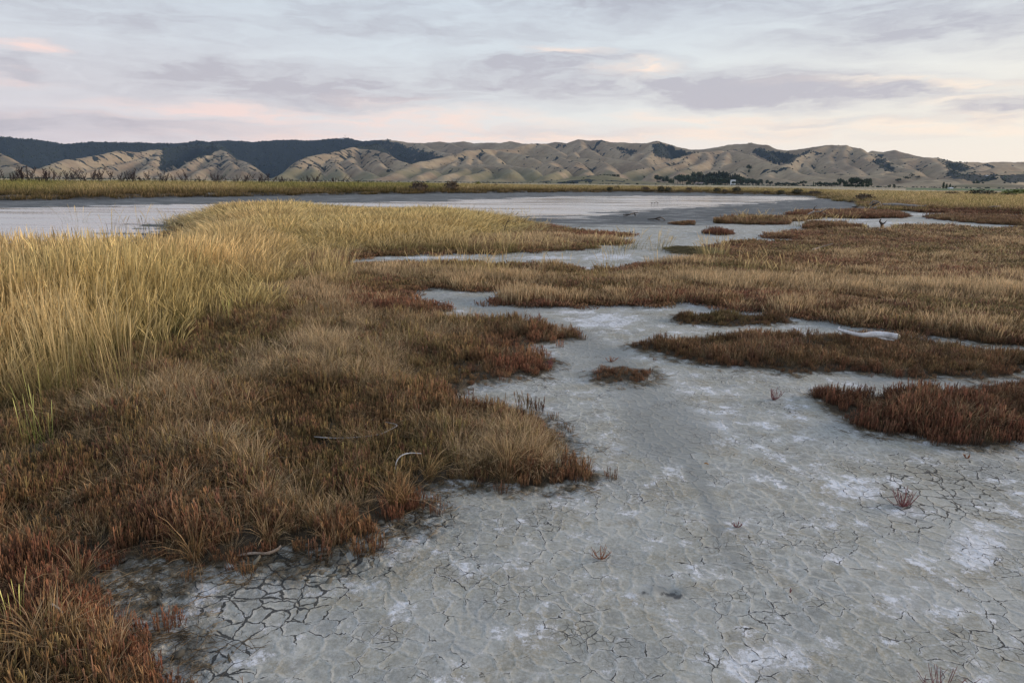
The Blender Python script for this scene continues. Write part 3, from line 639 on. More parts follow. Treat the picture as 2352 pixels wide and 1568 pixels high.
def plant_mat(name, base, tip, base2, tip2, green, typ, trans=.25, rough=.7):
    m, N = newmat(name)
    pc = sepc(N, N('ShaderNodeAttribute', attribute_name='pc'))
    tint = N('ShaderNodeAttribute', attribute_type=typ, attribute_name='tint')
    r = pc[1]
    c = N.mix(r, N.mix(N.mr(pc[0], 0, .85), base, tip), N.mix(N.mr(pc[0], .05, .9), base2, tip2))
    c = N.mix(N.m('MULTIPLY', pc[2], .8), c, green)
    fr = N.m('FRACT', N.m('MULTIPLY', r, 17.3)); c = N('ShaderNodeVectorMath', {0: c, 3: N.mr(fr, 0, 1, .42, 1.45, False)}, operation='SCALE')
    c = N.mix(1.0, c, tint, 'MULTIPLY')
    d = N('ShaderNodeBsdfPrincipled', {'Base Color': c, 'Roughness': rough, 'Specular IOR Level': .25})
    if trans:
        t = N('ShaderNodeBsdfTranslucent', {'Color': c}); d = N('ShaderNodeMixShader', {0: trans, 1: d, 2: t})
    finish(N, d); return m
PM = {}
for typ in ('INSTANCER', 'GEOMETRY'):
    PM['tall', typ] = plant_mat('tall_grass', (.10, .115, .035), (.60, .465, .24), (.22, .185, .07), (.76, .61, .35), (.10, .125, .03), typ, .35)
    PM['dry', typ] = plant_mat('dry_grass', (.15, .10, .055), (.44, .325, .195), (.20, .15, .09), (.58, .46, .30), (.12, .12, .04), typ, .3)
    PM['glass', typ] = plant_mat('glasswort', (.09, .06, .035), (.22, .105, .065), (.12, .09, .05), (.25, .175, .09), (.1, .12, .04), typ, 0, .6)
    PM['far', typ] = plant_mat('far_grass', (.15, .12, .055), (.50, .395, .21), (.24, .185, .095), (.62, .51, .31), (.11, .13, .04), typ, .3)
KIND = {}
def kind(key, fn, count, **kw):
    c = bpy.data.collections.new('tufts_'+key); arr = []
    for i in range(count):
        a = fn(**kw); arr.append(a)
        me = mesh_np('tuft_'+key, a[0], a[1], {'pc': ('FLOAT_COLOR', a[2])}); me.materials.append(PM[key.split('_')[0], 'INSTANCER'])
        o = bpy.data.objects.new('tuft_'+key, me); c.objects.link(o)
    KIND[key] = (c, arr)
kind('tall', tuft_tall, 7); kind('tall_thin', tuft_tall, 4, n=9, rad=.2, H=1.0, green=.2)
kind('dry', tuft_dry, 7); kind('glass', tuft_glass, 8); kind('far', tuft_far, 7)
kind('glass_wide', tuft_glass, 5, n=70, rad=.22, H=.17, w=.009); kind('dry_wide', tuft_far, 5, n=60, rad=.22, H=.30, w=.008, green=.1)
def scatter(name, key, X, Y, S, T, Z=None, tilt=.08, **tags):
    c, arr = KIND[key]; n = len(X)
    if Z is None: Z = gz(X, Y)
    me = bpy.data.meshes.new(name); me.vertices.add(n)
    me.vertices.foreach_set('co', np.stack([X, Y, Z-.008], -1).astype(np.float32).ravel())
    rot = np.stack([rng.normal(0, tilt, n), rng.normal(0, tilt, n), rng.uniform(0, 6.28, n)], -1)
    S = np.asarray(S, float); S = S if S.ndim == 2 else np.stack([S, S, S], -1)
    for nm, t, d in (('rot', 'FLOAT_VECTOR', rot), ('scl', 'FLOAT_VECTOR', S), ('tint', 'FLOAT_COLOR', np.concatenate([T, np.ones((n, 1))], -1))):
        a = me.attributes.new(nm, t, 'POINT'); a.data.foreach_set('color' if t == 'FLOAT_COLOR' else 'vector', d.astype(np.float32).ravel())
    a = me.attributes.new('idx', 'INT', 'POINT'); a.data.foreach_set('value', rng.integers(0, len(arr), n).astype(np.int32))
    o = link(name, me)
    g = bpy.data.node_groups.new('scatter_'+name, 'GeometryNodeTree'); g.is_modifier = True
    g.interface.new_socket('Geometry', in_out='INPUT', socket_type='NodeSocketGeometry'); g.interface.new_socket('Geometry', in_out='OUTPUT', socket_type='NodeSocketGeometry')
    gi = g.nodes.new('NodeGroupInput'); go = g.nodes.new('NodeGroupOutput'); ip = g.nodes.new('GeometryNodeInstanceOnPoints')
    ci = g.nodes.new('GeometryNodeCollectionInfo'); ci.inputs['Collection'].default_value = c; ci.inputs['Separate Children'].default_value = True; ci.inputs['Reset Children'].default_value = True
    ip.inputs['Pick Instance'].default_value = True
    g.links.new(gi.outputs[0], ip.inputs['Points']); g.links.new(ci.outputs[0], ip.inputs['Instance']); g.links.new(ip.outputs[0], go.inputs[0])
    for nm, dt, s_ in (('rot', 'FLOAT_VECTOR', 'Rotation'), ('scl', 'FLOAT_VECTOR', 'Scale'), ('idx', 'INT', 'Instance Index')):
        na_ = g.nodes.new('GeometryNodeInputNamedAttribute'); na_.data_type = dt; na_.inputs[0].default_value = nm
        g.links.new([q for q in na_.outputs if q.enabled][0], ip.inputs[s_])
    md = o.modifiers.new('scatter', 'NODES'); md.node_group = g
    return tag(o, **tags)
def clump(name, parts, loc, parent=None):   # tufts joined into one real mesh; parts: (key, X, Y, S, T, Z)
    V = []; F = []; A = []; TT = []; MI = []; n = 0; keys = []
    for key, X, Y, S, T, Z in parts:
        arr = KIND[key][1]; mk = key.split('_')[0]
        if mk not in keys: keys.append(mk)
        for i in range(len(X)):
            v, f, a = arr[rng.integers(len(arr))]; th_ = rng.uniform(0, 6.28); c_, s_ = math.cos(th_), math.sin(th_); s = S[i]
            q = np.stack([(v[:, 0]*c_-v[:, 1]*s_), (v[:, 0]*s_+v[:, 1]*c_), v[:, 2]], -1)*s+np.array([X[i], Y[i], Z[i]-.006])-np.array(loc)
            V.append(q); F.append(f+n); A.append(a); TT.append(np.tile([*T[i], 1.0], (len(v), 1))); MI.append(np.full(len(f), keys.index(mk))); n += len(v)
    me = mesh_np(name, np.concatenate(V), np.concatenate(F), {'pc': ('FLOAT_COLOR', np.concatenate(A)), 'tint': ('FLOAT_COLOR', np.concatenate(TT))})
    for k in keys: me.materials.append(PM[k, 'GEOMETRY'])
    me.polygons.foreach_set('material_index', np.concatenate(MI).astype(np.int32))
    o = link(name, me); o.location = loc
    if parent: o.parent = parent
    return o
def ring_points(dens, r0, r1, amax=50):      # dens(r) plants per m2
    out = []
    e = np.geomspace(r0, r1, 40)
    for a, b in zip(e[:-1], e[1:]):
        area = (b*b-a*a)*R(amax); n = int(area*dens((a+b)/2))
        r = np.sqrt(rng.uniform(a*a, b*b, n)); t = rng.uniform(-R(amax), R(amax), n); out.append(np.stack([r*np.sin(t), r*np.cos(t)]))
    return np.concatenate(out, 1)

# soft maps in picture positions of ground points
STRAW = [(1700,655,320,16,1.0),(1450,640,160,14,.6),(2000,665,200,14,.7),(2250,690,200,40,.5),(2200,600,220,24,.55),(1950,590,160,14,.45),(1620,612,160,8,.8),(1100,645,180,16,.9),(900,640,90,20,.7),(1270,690,180,8,.8),(720,700,120,60,.8),(740,830,80,60,1.0),(880,850,90,50,.75),(600,860,90,50,.9),(430,960,140,70,.7),(230,930,160,80,.6),(980,780,120,20,.55),(1150,1050,140,60,.75),(950,1090,60,30,.5),(820,760,80,30,.7),(640,1180,120,40,.5),(500,1060,120,40,.6),(120,1280,120,60,.2),(180,1480,120,60,.2),(1250,555,160,8,.6),(2300,760,120,30,.6),(1250,632,100,8,.6)]
RED = [(100,1380,220,160,.9),(1900,610,200,14,.7),(2200,640,150,16,.7),(1500,610,100,10,.7),(1650,690,300,8,.8),(2100,560,250,8,.5),(500,1240,300,60,.6),(900,712,140,14,1),(1230,700,90,8,.8),(1400,552,80,8,1.0),(800,690,120,20,.8),(1000,960,220,60,.5),(1200,800,110,40,.6),(1180,850,80,20,.9),(400,1200,300,80,.6),(350,1480,120,110,1.0),(900,1180,80,30,.7),(1250,1090,70,20,.9),(1500,690,300,10,.4),(1800,712,200,10,.5),(1850,545,60,8,.9),(1480,612,80,10,.8),(1700,575,90,10,.6),(700,1240,100,20,.5),(1350,545,100,8,.8)]
TALL = [[(-900,960),(-100,930),(40,890),(150,860),(260,830),(400,790),(520,740),(600,690),(640,640),(650,590),(600,550),(520,520),(490,540),(470,560),(430,600),(360,640),(0,652),(-900,670)],
        [(440,512),(480,502),(620,492),(800,492),(1000,497),(1110,505),(1180,518),(1180,535),(1060,558),(900,574),(760,584),(680,580),(560,570)]]
TW = [poly(p) for p in TALL]
X, Y = ring_points(lambda r: min(330, 330*(6/r)**1.15) if r < 14 else 330*(6/14)**1.15*(14/r)**1.9, 1.4, 62, 50)
vs_ = np.full(X.shape, -3.); P = WV['main']
vs_ = sdist(P, X, Y)+fbm(X*3.1, Y*3.1, 5, 4)*.08*np.clip(np.hypot(X, Y)/6, .6, 4)
k = (vs_ > .0) | ((vs_ > -.22) & (rng.uniform(size=len(X)) < .06)); X, Y, vs_ = X[k], Y[k], vs_[k]
r = np.hypot(X, Y); qx, qy = PX(X, Y, X*0)
ts = np.maximum(sdist(TW[0], X, Y), sdist(TW[1], X, Y))
nA = fbm(X*.9, Y*.9, 301, 4); nB = fbm(X*3.2, Y*3.2, 311, 3); nC = fbm(X*.35, Y*.35, 321, 4)
straw = np.clip(gb(STRAW, qx, qy)*.95+.13+nA*.26+nB*.22+.26*sst(7, 14, r)*(nC*2.4+.05), 0, 1)
red = np.clip(gb(RED, qx, qy)+.18+nC*.3-nB*.15+.4*sst(.35, .05, vs_), 0, 1)
gap_ = fbm(X*2.1, Y*2.1, 331, 3)
u = rng.uniform(size=len(X))
dryp = (.10+straw*.72)*sst(-.08, .2, vs_)
isdry = (u < dryp*np.where(r > 11, .68, .88)) | ((ts > .1) & (u < .75))
tone = 1.14+.20*nB+.16*rng.normal(size=len(X))
far = r > 12
def tintg(red, n, tone):     # glasswort: purplish red to olive brown
    a = np.array([1.0, .74, .76]); b = np.array([.92, 1.12, .85]); c = np.array([1.0, .88, .95])
    t = red[:, None]; mixc = b*(1-t)+a*t; mixc = np.where(rng.uniform(size=(len(red), 1)) < .2, c*.8, mixc)
    return np.clip(mixc*tone[:, None], .3, 1.8)
def tintd(st, n, tone):      # grass: brown to pale straw
    a = np.array([.82, .74, .66]); b = np.array([1.15, 1.10, 1.04]); t = np.clip(st*.9+rng.normal(size=len(st))*.18, 0, 1)[:, None]
    return np.clip((a*(1-t)+b*t)*tone[:, None], .3, 1.6)
edge_s = .55+.45*sst(-.02, .3, vs_)
# near
k = (~isdry) & (~far) & (ts < .4) & (gap_ > -.62)
nD = fbm(X*1.7, Y*1.7, 341, 3)
hs = np.clip(.62+.45*sst(-.5, .6, nA)+.34*nD+rng.normal(size=len(X))*.22, .3, 1.7)*edge_s
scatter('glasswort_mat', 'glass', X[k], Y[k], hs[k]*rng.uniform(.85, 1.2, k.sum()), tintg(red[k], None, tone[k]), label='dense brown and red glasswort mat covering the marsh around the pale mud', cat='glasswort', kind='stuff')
k = (~isdry) & far & (ts < .4)
s3 = np.stack([np.clip(r/14, 1, 3.2)*1.0]*2+[hs*(.75+.0*r)], -1)
k2 = k & (rng.uniform(size=len(X)) < .55)
scatter('far_glasswort_mat', 'glass_wide', X[k2], Y[k2], s3[k2], tintg(red[k2], None, tone[k2]*1.1), label='low brown glasswort mat stretching over the middle distance of the marsh', cat='glasswort', kind='stuff')
k = isdry & (~far) & ((ts < .15) | (rng.uniform(size=len(X)) < .35))
ds = np.clip(.56+.36*straw+.18*nA+.26*nD+rng.normal(size=len(X))*.16, .3, 1.15)*.88*(.6+.4*sst(0, .35, vs_))*.95
scatter('dry_grass', 'dry', X[k], Y[k], ds[k]*rng.uniform(.75, 1.15, k.sum()), tintd(straw[k], None, tone[k]), tilt=.16, label='fine dry straw grass growing through the brown marsh plants', cat='grass', kind='stuff')
k = isdry & far & (rng.uniform(size=len(X)) < .6)
s3 = np.stack([np.clip(r/16, 1, 3)]*2+[np.clip(.5+.65*straw+.2*nA, .4, 1.2)*.85], -1)
scatter('far_dry_grass', 'dry_wide', X[k], Y[k], s3[k], tintd(straw[k], None, tone[k]), label='straw coloured grass in bands across the middle distance of the marsh', cat='grass', kind='stuff')
# tall grass
X, Y = ring_points(lambda r: 34 if r < 16 else 34*(16/r)**.9, 3, 64, 52)
t1 = np.maximum(sdist(TW[0], X, Y), sdist(TW[1], X, Y)); n_ = fbm(X*.8, Y*.8, 401, 3); n2_ = fbm(X*.25, Y*.25, 411, 3)
k = (rng.uniform(size=len(X)) < sst(-.9, 1.3, t1+n_*.8)) & (n_ > -.75); X, Y, n_, n2_, t1 = X[k], Y[k], n_[k], n2_[k], t1[k]
r = np.hypot(X, Y)
hsc = np.where(PX(X, Y, X*0)[0] > 660, .70+.24*fbm(X*.45, Y*.45, 441, 3), 1)*(.38+.62*sst(-.6, 2.2, t1))*(1+.10*n_)*np.interp(r, [5, 9, 20, 28, 60], [.86, 1.0, 1.0, .80, .80])*rng.uniform(.85, 1.1, len(X))
wsc = np.clip(r/9, 1.0, 3.6)
gt = sst(-.2, .7, n2_+rng.normal(size=len(X))*.25)[:, None]
inB = sst(560, 700, PX(X, Y, X*0)[0])[:, None]*.5
gt = np.clip(gt+inB, 0, 1)
T = (np.array([1.06, .99, .88])*(1-gt)+np.array([.92, .91, .74])*gt)*(1+.22*rng.normal(size=(len(X), 1))+.2*fbm(X*1.3, Y*1.3, 431, 3)[:, None])
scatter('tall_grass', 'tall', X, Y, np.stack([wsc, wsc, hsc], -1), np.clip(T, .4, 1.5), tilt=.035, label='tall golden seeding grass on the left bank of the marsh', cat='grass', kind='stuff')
# loose tall stalks on the fringes
sp = []
for (x0, y0, sx, sy, n) in [(800,525,300,26,330),(600,560,120,40,90),(60,690,160,20,60),(260,680,120,20,30),(1000,578,220,8,90),(1100,640,150,10,26),(1480,575,120,6,10),(1640,590,20,8,10),(760,640,60,40,40),(150,900,140,60,40),(1700,640,200,20,14),(1880,500,90,5,10),(1720,508,60,3,10),(2030,480,20,6,14),(1880,520,50,4,10),(1080,520,80,12,60)]:
    for _ in range(n): sp.append((x0+rng.normal()*sx*.6, y0+rng.normal()*sy*.6))
sp = np.array(sp); X, Y = G(sp[:, 0], sp[:, 1]); r = np.hypot(X, Y); s = rng.uniform(.5, .8, len(X))*np.where(sp[:, 0] < 420, 1.6, 1); w_ = np.clip(r/11, 1, 3)
scatter('loose_grass_stalks', 'tall_thin', X, Y, np.stack([w_, w_, s], -1), np.tile([1.0, .95, .85], (len(X), 1)), tilt=.08, label='sparse thin pale seed stalks standing along the edges of the grass', cat='grass', kind='stuff')

# ------------------------------------------------------------------ far bank and right-hand field
X, Y = ring_points(lambda r: 5.5*(60/r)**1.5, 40, 330, 54)
ls_ = sdist(LAND, X, Y, 80)+fbm(X*.25, Y*.25, 8, 3)*1.0
k = (ls_ > .0) & (ls_ < 75); X, Y, ls_ = X[k], Y[k], ls_[k]; r = np.hypot(X, Y)
qx, qy = PX(X, Y, X*0); n_ = fbm(X*.2, Y*.2, 501, 4); n2_ = fbm(X*.6, Y*.6, 511, 3)
isP4 = qx > 1900
g_ = np.clip(np.where(isP4, .45, 1)*gb([(60,440,120,30,.9),(250,430,200,20,.5),(820,432,130,30,1.0),(950,430,80,30,.8),(640,432,90,30,.8),(2150,480,200,14,.6),(2000,462,60,8,.5)], qx, qy)+n_*.4+.15, 0, 1)
brn = sst(7.5, 1.0, ls_+n2_*2.5)*np.where(isP4, .6, 1)
T = np.array([1.12, 1.02, .90])*(1-g_[:, None])+np.array([.58, .66, .36])*g_[:, None]
T = np.where(isP4[:, None], T*np.array([1.22, 1.19, 1.25]), T)
T = T*(1-brn[:, None]*.8)+np.array([.42, .34, .30])*brn[:, None]*.8
T = np.clip(T*(1+.14*rng.normal(size=(len(X), 1))), .15, 1.5)
H = np.where(isP4, .70, 1.22)*(1-.45*brn)*(1+.22*n_+.12*n2_)*rng.uniform(.8, 1.15, len(X))*np.interp(qx, [900, 1300, 1850], [1, .8, .62])/np.where(isP4, .62, 1)
W = np.clip(r/48, 1, 4)
m_ = (qx < 1895)
scatter('far_bank_grass', 'far', X[m_], Y[m_], np.stack([W, W, H], -1)[m_], T[m_], label='tall green and straw grass on the eroded bank across the river', cat='grass', kind='stuff')
scatter('golden_field_grass', 'far', X[~m_], Y[~m_], np.stack([W, W, H], -1)[~m_], T[~m_], label='golden rank grass in the flat field on the right beyond the mud', cat='grass', kind='stuff')
# red-brown fringe in front of the golden field
FR = poly([(1985,470),(2060,484),(2120,488),(2260,491),(2500,497),(2500,478),(2200,474),(2050,468)])
X, Y = ring_points(lambda r: 14*(45/r)**1.2, 35, 90, 54)
f_ = sdist(FR, X, Y)+fbm(X*.5, Y*.5, 521, 3)*.8; k = f_ > 0; X, Y = X[k], Y[k]; r = np.hypot(X, Y)
scatter('red_fringe', 'glass_wide', X, Y, np.stack([r/22, r/22, r*0+1.3], -1), tintg(np.full(len(X), .85), None, 1+.15*rng.normal(size=len(X))), label='red brown glasswort fringe below the golden field on the right', cat='glasswort', kind='stuff')

# ------------------------------------------------------------------ patches of glasswort standing alone on the mud
def patch(key, label, redness, straw_, dens, hscale=1.0, wide=False, tonef=1.0, sw=1.0):
    P = WV[key]; a, b = P.min(0), P.max(0)
    n = int((b[0]-a[0])*(b[1]-a[1])*dens); X = rng.uniform(a[0], b[0], n); Y = rng.uniform(a[1], b[1], n)
    keep = np.abs(np.degrees(np.arctan2(X, Y))) < 50; X, Y = X[keep], Y[keep]
    v_ = sdist(P, X, Y)+fbm(X*3.1, Y*3.1, 5, 4)*.08*np.clip(np.hypot(X, Y)/6, .6, 4)
    k = (v_ > 0) | ((v_ > -.2) & (rng.uniform(size=len(X)) < .05)); X, Y, v_ = X[k], Y[k], v_[k]; Z = gz(X, Y)
    nA = fbm(X*1.4, Y*1.4, 601, 3); nB = fbm(X*3, Y*3, 611, 3)
    u = rng.uniform(size=len(X)); d = u < (straw_*(1+nA*.9))*sst(0, .25, v_)
    tone = tonef*(1+.16*nB+.12*rng.normal(size=len(X)))
    rd = np.clip(redness+.25*nA+.3*sst(.3, 0, v_), 0, 1)
    hs = np.clip((.62+.5*sst(-.5, .5, nA)+.3*nB)*(.55+.45*sst(0, .3, v_))*hscale*rng.uniform(.65, 1.3, len(X)), .25, 2)
    gk, dk = ('glass_wide', 'dry_wide') if wide else ('glass', 'dry')
    loc = (float(X.mean()), float(Y.mean()), float(Z.mean()))
    S = np.stack([hs*sw, hs*sw, hs], -1)
    parts = [(gk, X[~d], Y[~d], S[~d], tintg(rd[~d], None, tone[~d]), Z[~d])]
    if d.sum(): parts.append((dk, X[d], Y[d], S[d]*.52, tintd(np.full(d.sum(), .5), None, tone[d]), Z[d]))
    o = clump('glasswort_patch', parts, loc)
    return tag(o, label, 'glasswort patch', 'glasswort patches standing on the mud')
patch('log_patch', 'long brown glasswort island carrying the white driftwood log', .5, .26, 210, .85)
patch('low_patch', 'thin grey green glasswort island on white mud behind the log island', .25, .1, 240, .9, tonef=.9)
patch('tiny_patch', 'tiny oval red brown glasswort patch alone in the mud channel', .6, .06, 260, .7)
patch('red_patch', 'dark crimson glasswort mound at the right beside cracked mud', .85, .22, 240, 1.1, tonef=.92)
patch('red_corner', 'dark red glasswort clump just behind the crimson mound at right', .8, .1, 240, 1.0)
patch('far_gold', 'low golden topped island at the edge of the wet river mud', .35, .6, 22, 1.6, True)
patch('far_dot', 'smallest far brown hummock at the wet mud edge near the driftwood', .4, .5, 26, 1.0, True)
patch('far_red', 'small dark red patch alone on the pale far mudflat', .9, 0, 26, 1.1, True)
patch('far_mid', 'brown tufted island in front of the pale far channel', .45, .4, 22, 1.3, True)
patch('far_snag', 'far red brown island with dead driftwood branches on its left end', .7, .3, 20, 1.6, True)
patch('far_right', 'straw and brown strip running off right between two pale channels', .5, .45, 18, 1.4, True)

# ------------------------------------------------------------------ bush on the hillsides
def blob_arr(sub=1, amp=.3, sq=.75):
    import bmesh
    bm = bmesh.new(); bmesh.ops.create_icosphere(bm, subdivisions=sub, radius=1)
    V = np.array([v.co[:] for v in bm.verts]); F = np.array([[v.index for v in f.verts] for f in bm.faces]); bm.free()
    V = V*(1+amp*rng.normal(size=(len(V), 1))*.6); V[:, 2] = V[:, 2]*sq+.35
    return V, F, np.tile([.5, rng.uniform(), 0, 1], (len(V), 1))
PM['bush', 'INSTANCER'] = plant_mat('hill_bush', (.012, .022, .016), (.035, .05, .035), (.02, .03, .02), (.045, .06, .04), (.03, .05, .03), 'INSTANCER', 0, .9)
kind('bush', blob_arr, 6)
pr = bush**2*(hd**1.2)*(hx > -300)*(hx < 2650); pr = pr*(bush > .5); pr = pr/pr.sum()
pick = rng.choice(len(HX), 34000, p=pr); X = HX[pick]+rng.normal(size=len(pick))*9; Y = HY[pick]+rng.normal(size=len(pick))*9
Z = terrs(X, Y)-.5; S = rng.uniform(1.8, 4.6, len(X))*np.interp(np.hypot(X, Y), [1000, 2500, 5000], [.4, .8, 1.15]); T = np.ones((len(X), 3))*rng.uniform(.6, 1.5, (len(X), 1))
scatter('hillside_bush', 'bush', X, Y, S, T, Z=Z, tilt=.2, label='dark native bush filling the gullies and back slopes of the dry hills', cat='bush', kind='stuff')

# ------------------------------------------------------------------ where a line of sight meets the land
def hit(pts):
    p = np.array(pts, float); D = np.geomspace(45, 6000, 420)
    d = ray(p[:, 0], p[:, 1]); hlen = np.hypot(d[:, 0], d[:, 1]); d = d/hlen[:, None]
    X = d[:, 0:1]*D; Y = d[:, 1:2]*D; Z = EYE+d[:, 2:3]*D
    T = terrs(X.ravel(), Y.ravel()).reshape(X.shape); k = Z <= T; k[:, -1] = True
    i = k.argmax(1); a = np.arange(len(p)); return X[a, i], Y[a, i], T[a, i], D[i]

# ------------------------------------------------------------------ materials for solid things
def wood_mat(name, a, b, sc_=30):
    m, N = newmat(name); T = N('ShaderNodeTexCoord', {}, 3); P = N('ShaderNodeVectorMath', {0: T, 1: (1, 1, 1)}, operation='MULTIPLY')
    n = N.noise(P, sc_, 5, .7, 0, 1.5); n2 = N.noise(P, sc_*.2, 4, .6)
    c = N.mix(N.mr(n, .35, .65), a, b); c = N.mix(N.mr(n2, .55, .7, 0, .5), c, tuple(.45*q for q in a))
    finish(N, N('ShaderNodeBsdfPrincipled', {'Base Color': c, 'Roughness': .85, 'Normal': N('ShaderNodeBump', {'Height': n, 'Distance': .006, 'Strength': .8})})); return m
M_white = wood_mat('bleached_wood', (.52, .50, .50), (.74, .73, .74)); M_grey = wood_mat('grey_wood', (.17, .155, .145), (.38, .35, .33))
M_dark = wood_mat('dark_wood', (.035, .03, .027), (.11, .09, .075)); M_tan = wood_mat('tan_stick', (.20, .15, .11), (.42, .33, .26))
M_cut = wood_mat('broken_wood', (.22, .17, .11), (.45, .36, .25), 60)
def flat_mat(name, c, rough=.7, var=.25, s=3.0):
    m, N = newmat(name); P = N('ShaderNodeNewGeometry'); n = N.noise(P, s, 4, .6)
    finish(N, N('ShaderNodeBsdfPrincipled', {'Base Color': N.mix(N.mr(n, .3, .7), tuple(q*(1-var) for q in c), tuple(min(1, q*(1+var)) for q in c)), 'Roughness': rough, 'Specular IOR Level': .3})); return m
def tube(paths, nseg=8, rough=.12):       # paths: list of (points, radii); several join into one mesh
    V = []; F = []; n = 0
    for P, Rd in paths:
        P = [Vector(p) for p in P]; Q = []; q = []
        for i in range(len(P)-1):        # Catmull-Rom
            p0, p1, p2, p3 = P[max(i-1, 0)], P[i], P[i+1], P[min(i+2, len(P)-1)]
            for k in range(4):
                t = k/4; Q.append(.5*((2*p1)+(p2-p0)*t+(2*p0-5*p1+4*p2-p3)*t*t+(3*p1-p0-3*p2+p3)*t**3)); q.append(Rd[i]*(1-t)+Rd[i+1]*t)
        Q.append(P[-1]); q.append(Rd[-1]); up = Vector((.13, .2, .97)).normalized()
        for i in range(len(Q)):
            d = (Q[min(i+1, len(Q)-1)]-Q[max(i-1, 0)]).normalized()
            if abs(d.dot(up)) > .95: up = Vector((.9, .3, .1)).normalized()
            u = d.cross(up).normalized(); w_ = d.cross(u).normalized()
            for j in range(nseg):
                a = j*2*math.pi/nseg; r = q[i]*(1+rough*random.gauss(0, 1)*.6+rough*math.sin(3*a+i*.5)); V.append(Q[i]+(u*math.cos(a)+w_*math.sin(a))*r)
        m = len(Q)
        for i in range(m-1):
            for j in range(nseg): F.append((n+i*nseg+j, n+i*nseg+(j+1) % nseg, n+(i+1)*nseg+(j+1) % nseg, n+(i+1)*nseg+j))
        for e in (0, m-1):
            c = len(V); V.append(Q[e]); 
            for j in range(nseg): F.append((n+e*nseg+j, n+e*nseg+(j+1) % nseg, c, c) if e else (n+(j+1) % nseg, n+j, c, c))
        n = len(V)
    return V, F
def py_mesh(name, V, F, smooth=True):
    o0 = V[0] if not isinstance(V, tuple) else Vector(V[0])
    me = bpy.data.meshes.new(name); me.from_pydata([tuple(v) for v in V], [], [tuple(dict.fromkeys(f)) for f in F]); me.validate()
    if smooth: me.polygons.foreach_set('use_smooth', [True]*len(me.polygons))
    me.update(); return me
def tubeobj(name, paths, mat, parent=None, base=None, nseg=8, rough=.12):
    V, F = tube(paths, nseg, rough); b = Vector(base) if base is not None else Vector((0, 0, 0))
    o = link(name, py_mesh(name, [v-b for v in V], F), mat, parent)
    if base is not None and parent is None: o.location = b
    return o
def gv(x, y, z):                          # picture position taken at height z
    X, Y = G(float(x), float(y), z); return Vector((float(X), float(Y), z))

# ------------------------------------------------------------------ driftwood and sticks
zb = float(gz(*G(2000., 790.))[0])+.235
L = [gv(1926, 757, zb+.04), gv(1948, 763, zb+.04), gv(1978, 769, zb+.03), gv(2006, 768, zb+.03), gv(2034, 770, zb+.03), gv(2062, 773, zb+.03)]
base = gv(1995, 775, zb)
log = empty('driftwood_log', base); tag(log, 'bleached white driftwood log lying on the brown glasswort island', 'driftwood')
tubeobj('trunk', [([p-base for p in L], [.016, .022, .027, .040, .045, .040]), ([L[0]-base+Vector((-.01, 0, .0)), L[0]-base+Vector((.02, .03, .035))], [.012, .006]), ([L[3]-base, L[3]-base+Vector((.10, -.05, -.04)), L[4]-base+Vector((.09, -.06, -.05))], [.018, .016, .008])], M_white, log, nseg=12, rough=.06)
e = L[-1]-base; tubeobj('broken_end', [([e-Vector((.004, 0, 0)), e+Vector((.020, -.004, -.004))], [.0395, .031])], M_cut, log, nseg=12, rough=.1)
def stick(label, pts, radii, mat, name='driftwood_stick', cat='stick', extra=(), rough=.12, nseg=7, group=None):
    P = [gv(x, y, z) for x, y, z in pts]; b = P[0].copy()
    paths = [(P, radii)]+[([gv(*q) for q in pp], rr_) for pp, rr_ in extra]
    return tag(tubeobj(name, paths, mat, base=b, rough=rough, nseg=nseg), label, cat, group)
def gz1(x, y): return float(gz(*G(float(x), float(y)))[0])
h = gz1(930, 1085)
stick('thin white twig arching out of the brown plants near the cracked mud', [(908, 1088, h+.02), (910, 1062, h+.10), (922, 1046, h+.145), (942, 1040, h+.155), (968, 1041, h+.15)], [.0035, .004, .0045, .004, .0018], M_white, 'arched_twig', 'twig')
h = gz1(800, 1010)
stick('long thin grey stick lying low in the glasswort with a hooked end', [(722, 1003, h+.08), (770, 1006, h+.085), (830, 1003, h+.09), (870, 998, h+.10), (905, 982, h+.12)], [.005, .006, .0065, .006, .003], M_grey, extra=[([(905, 982, h+.12), (912, 977, h+.125), (905, 973, h+.125), (885, 969, h+.12)], [.0035, .004, .0035, .002])])
h = gz1(600, 1275)
stick('bent brown branch at the foot of the tussock by the cracked mud edge', [(545, 1276, h+.012), (580, 1270, h+.022), (612, 1270, h+.022), (635, 1262, h+.028), (645, 1252, h+.04)], [.006, .009, .009, .009, .005], M_tan)
h = gz1(150, 1410)
stick('short pale grey stick leaning in the plants at lower left', [(118, 1386, h+.16), (135, 1398, h+.12), (150, 1415, h+.07)], [.005, .0065, .005], M_grey)
h = gz1(1310, 1100)
stick('thin dark stick poking from the point of plants onto the mud', [(1240, 1082, h+.03), (1290, 1089, h+.018), (1352, 1087, h+.014)], [.005, .006, .003], M_dark, extra=[([(1290, 1089, h+.018), (1297, 1060, h+.09), (1302, 1042, h+.13)], [.0035, .003, .0015])])
h = gz1(1450, 495)
stick('dark forked branch lying on the wet river mud nearest the birds', [(1432, 493.5, .03), (1440, 494, .10), (1455, 490, .16), (1466, 488, .22)], [.04, .055, .04, .02], M_dark, 'driftwood_branch', 'driftwood', extra=[([(1458, 490, .16), (1459, 495, .02)], [.04, .05]), ([(1442, 494, .08), (1449, 491, .2)], [.05, .02])])
stick('dark hooked branch on the wet mud beside the smallest hummock', [(1487, 503.5, .03), (1500, 503, .10), (1513, 500, .26), (1520, 500, .25), (1527, 505, .02)], [.02, .045, .04, .04, .025], M_dark, 'driftwood_branch', 'driftwood', extra=[([(1505, 502.5, .1), (1516, 505, .03)], [.05, .03])])
h = gz1(1890, 572)
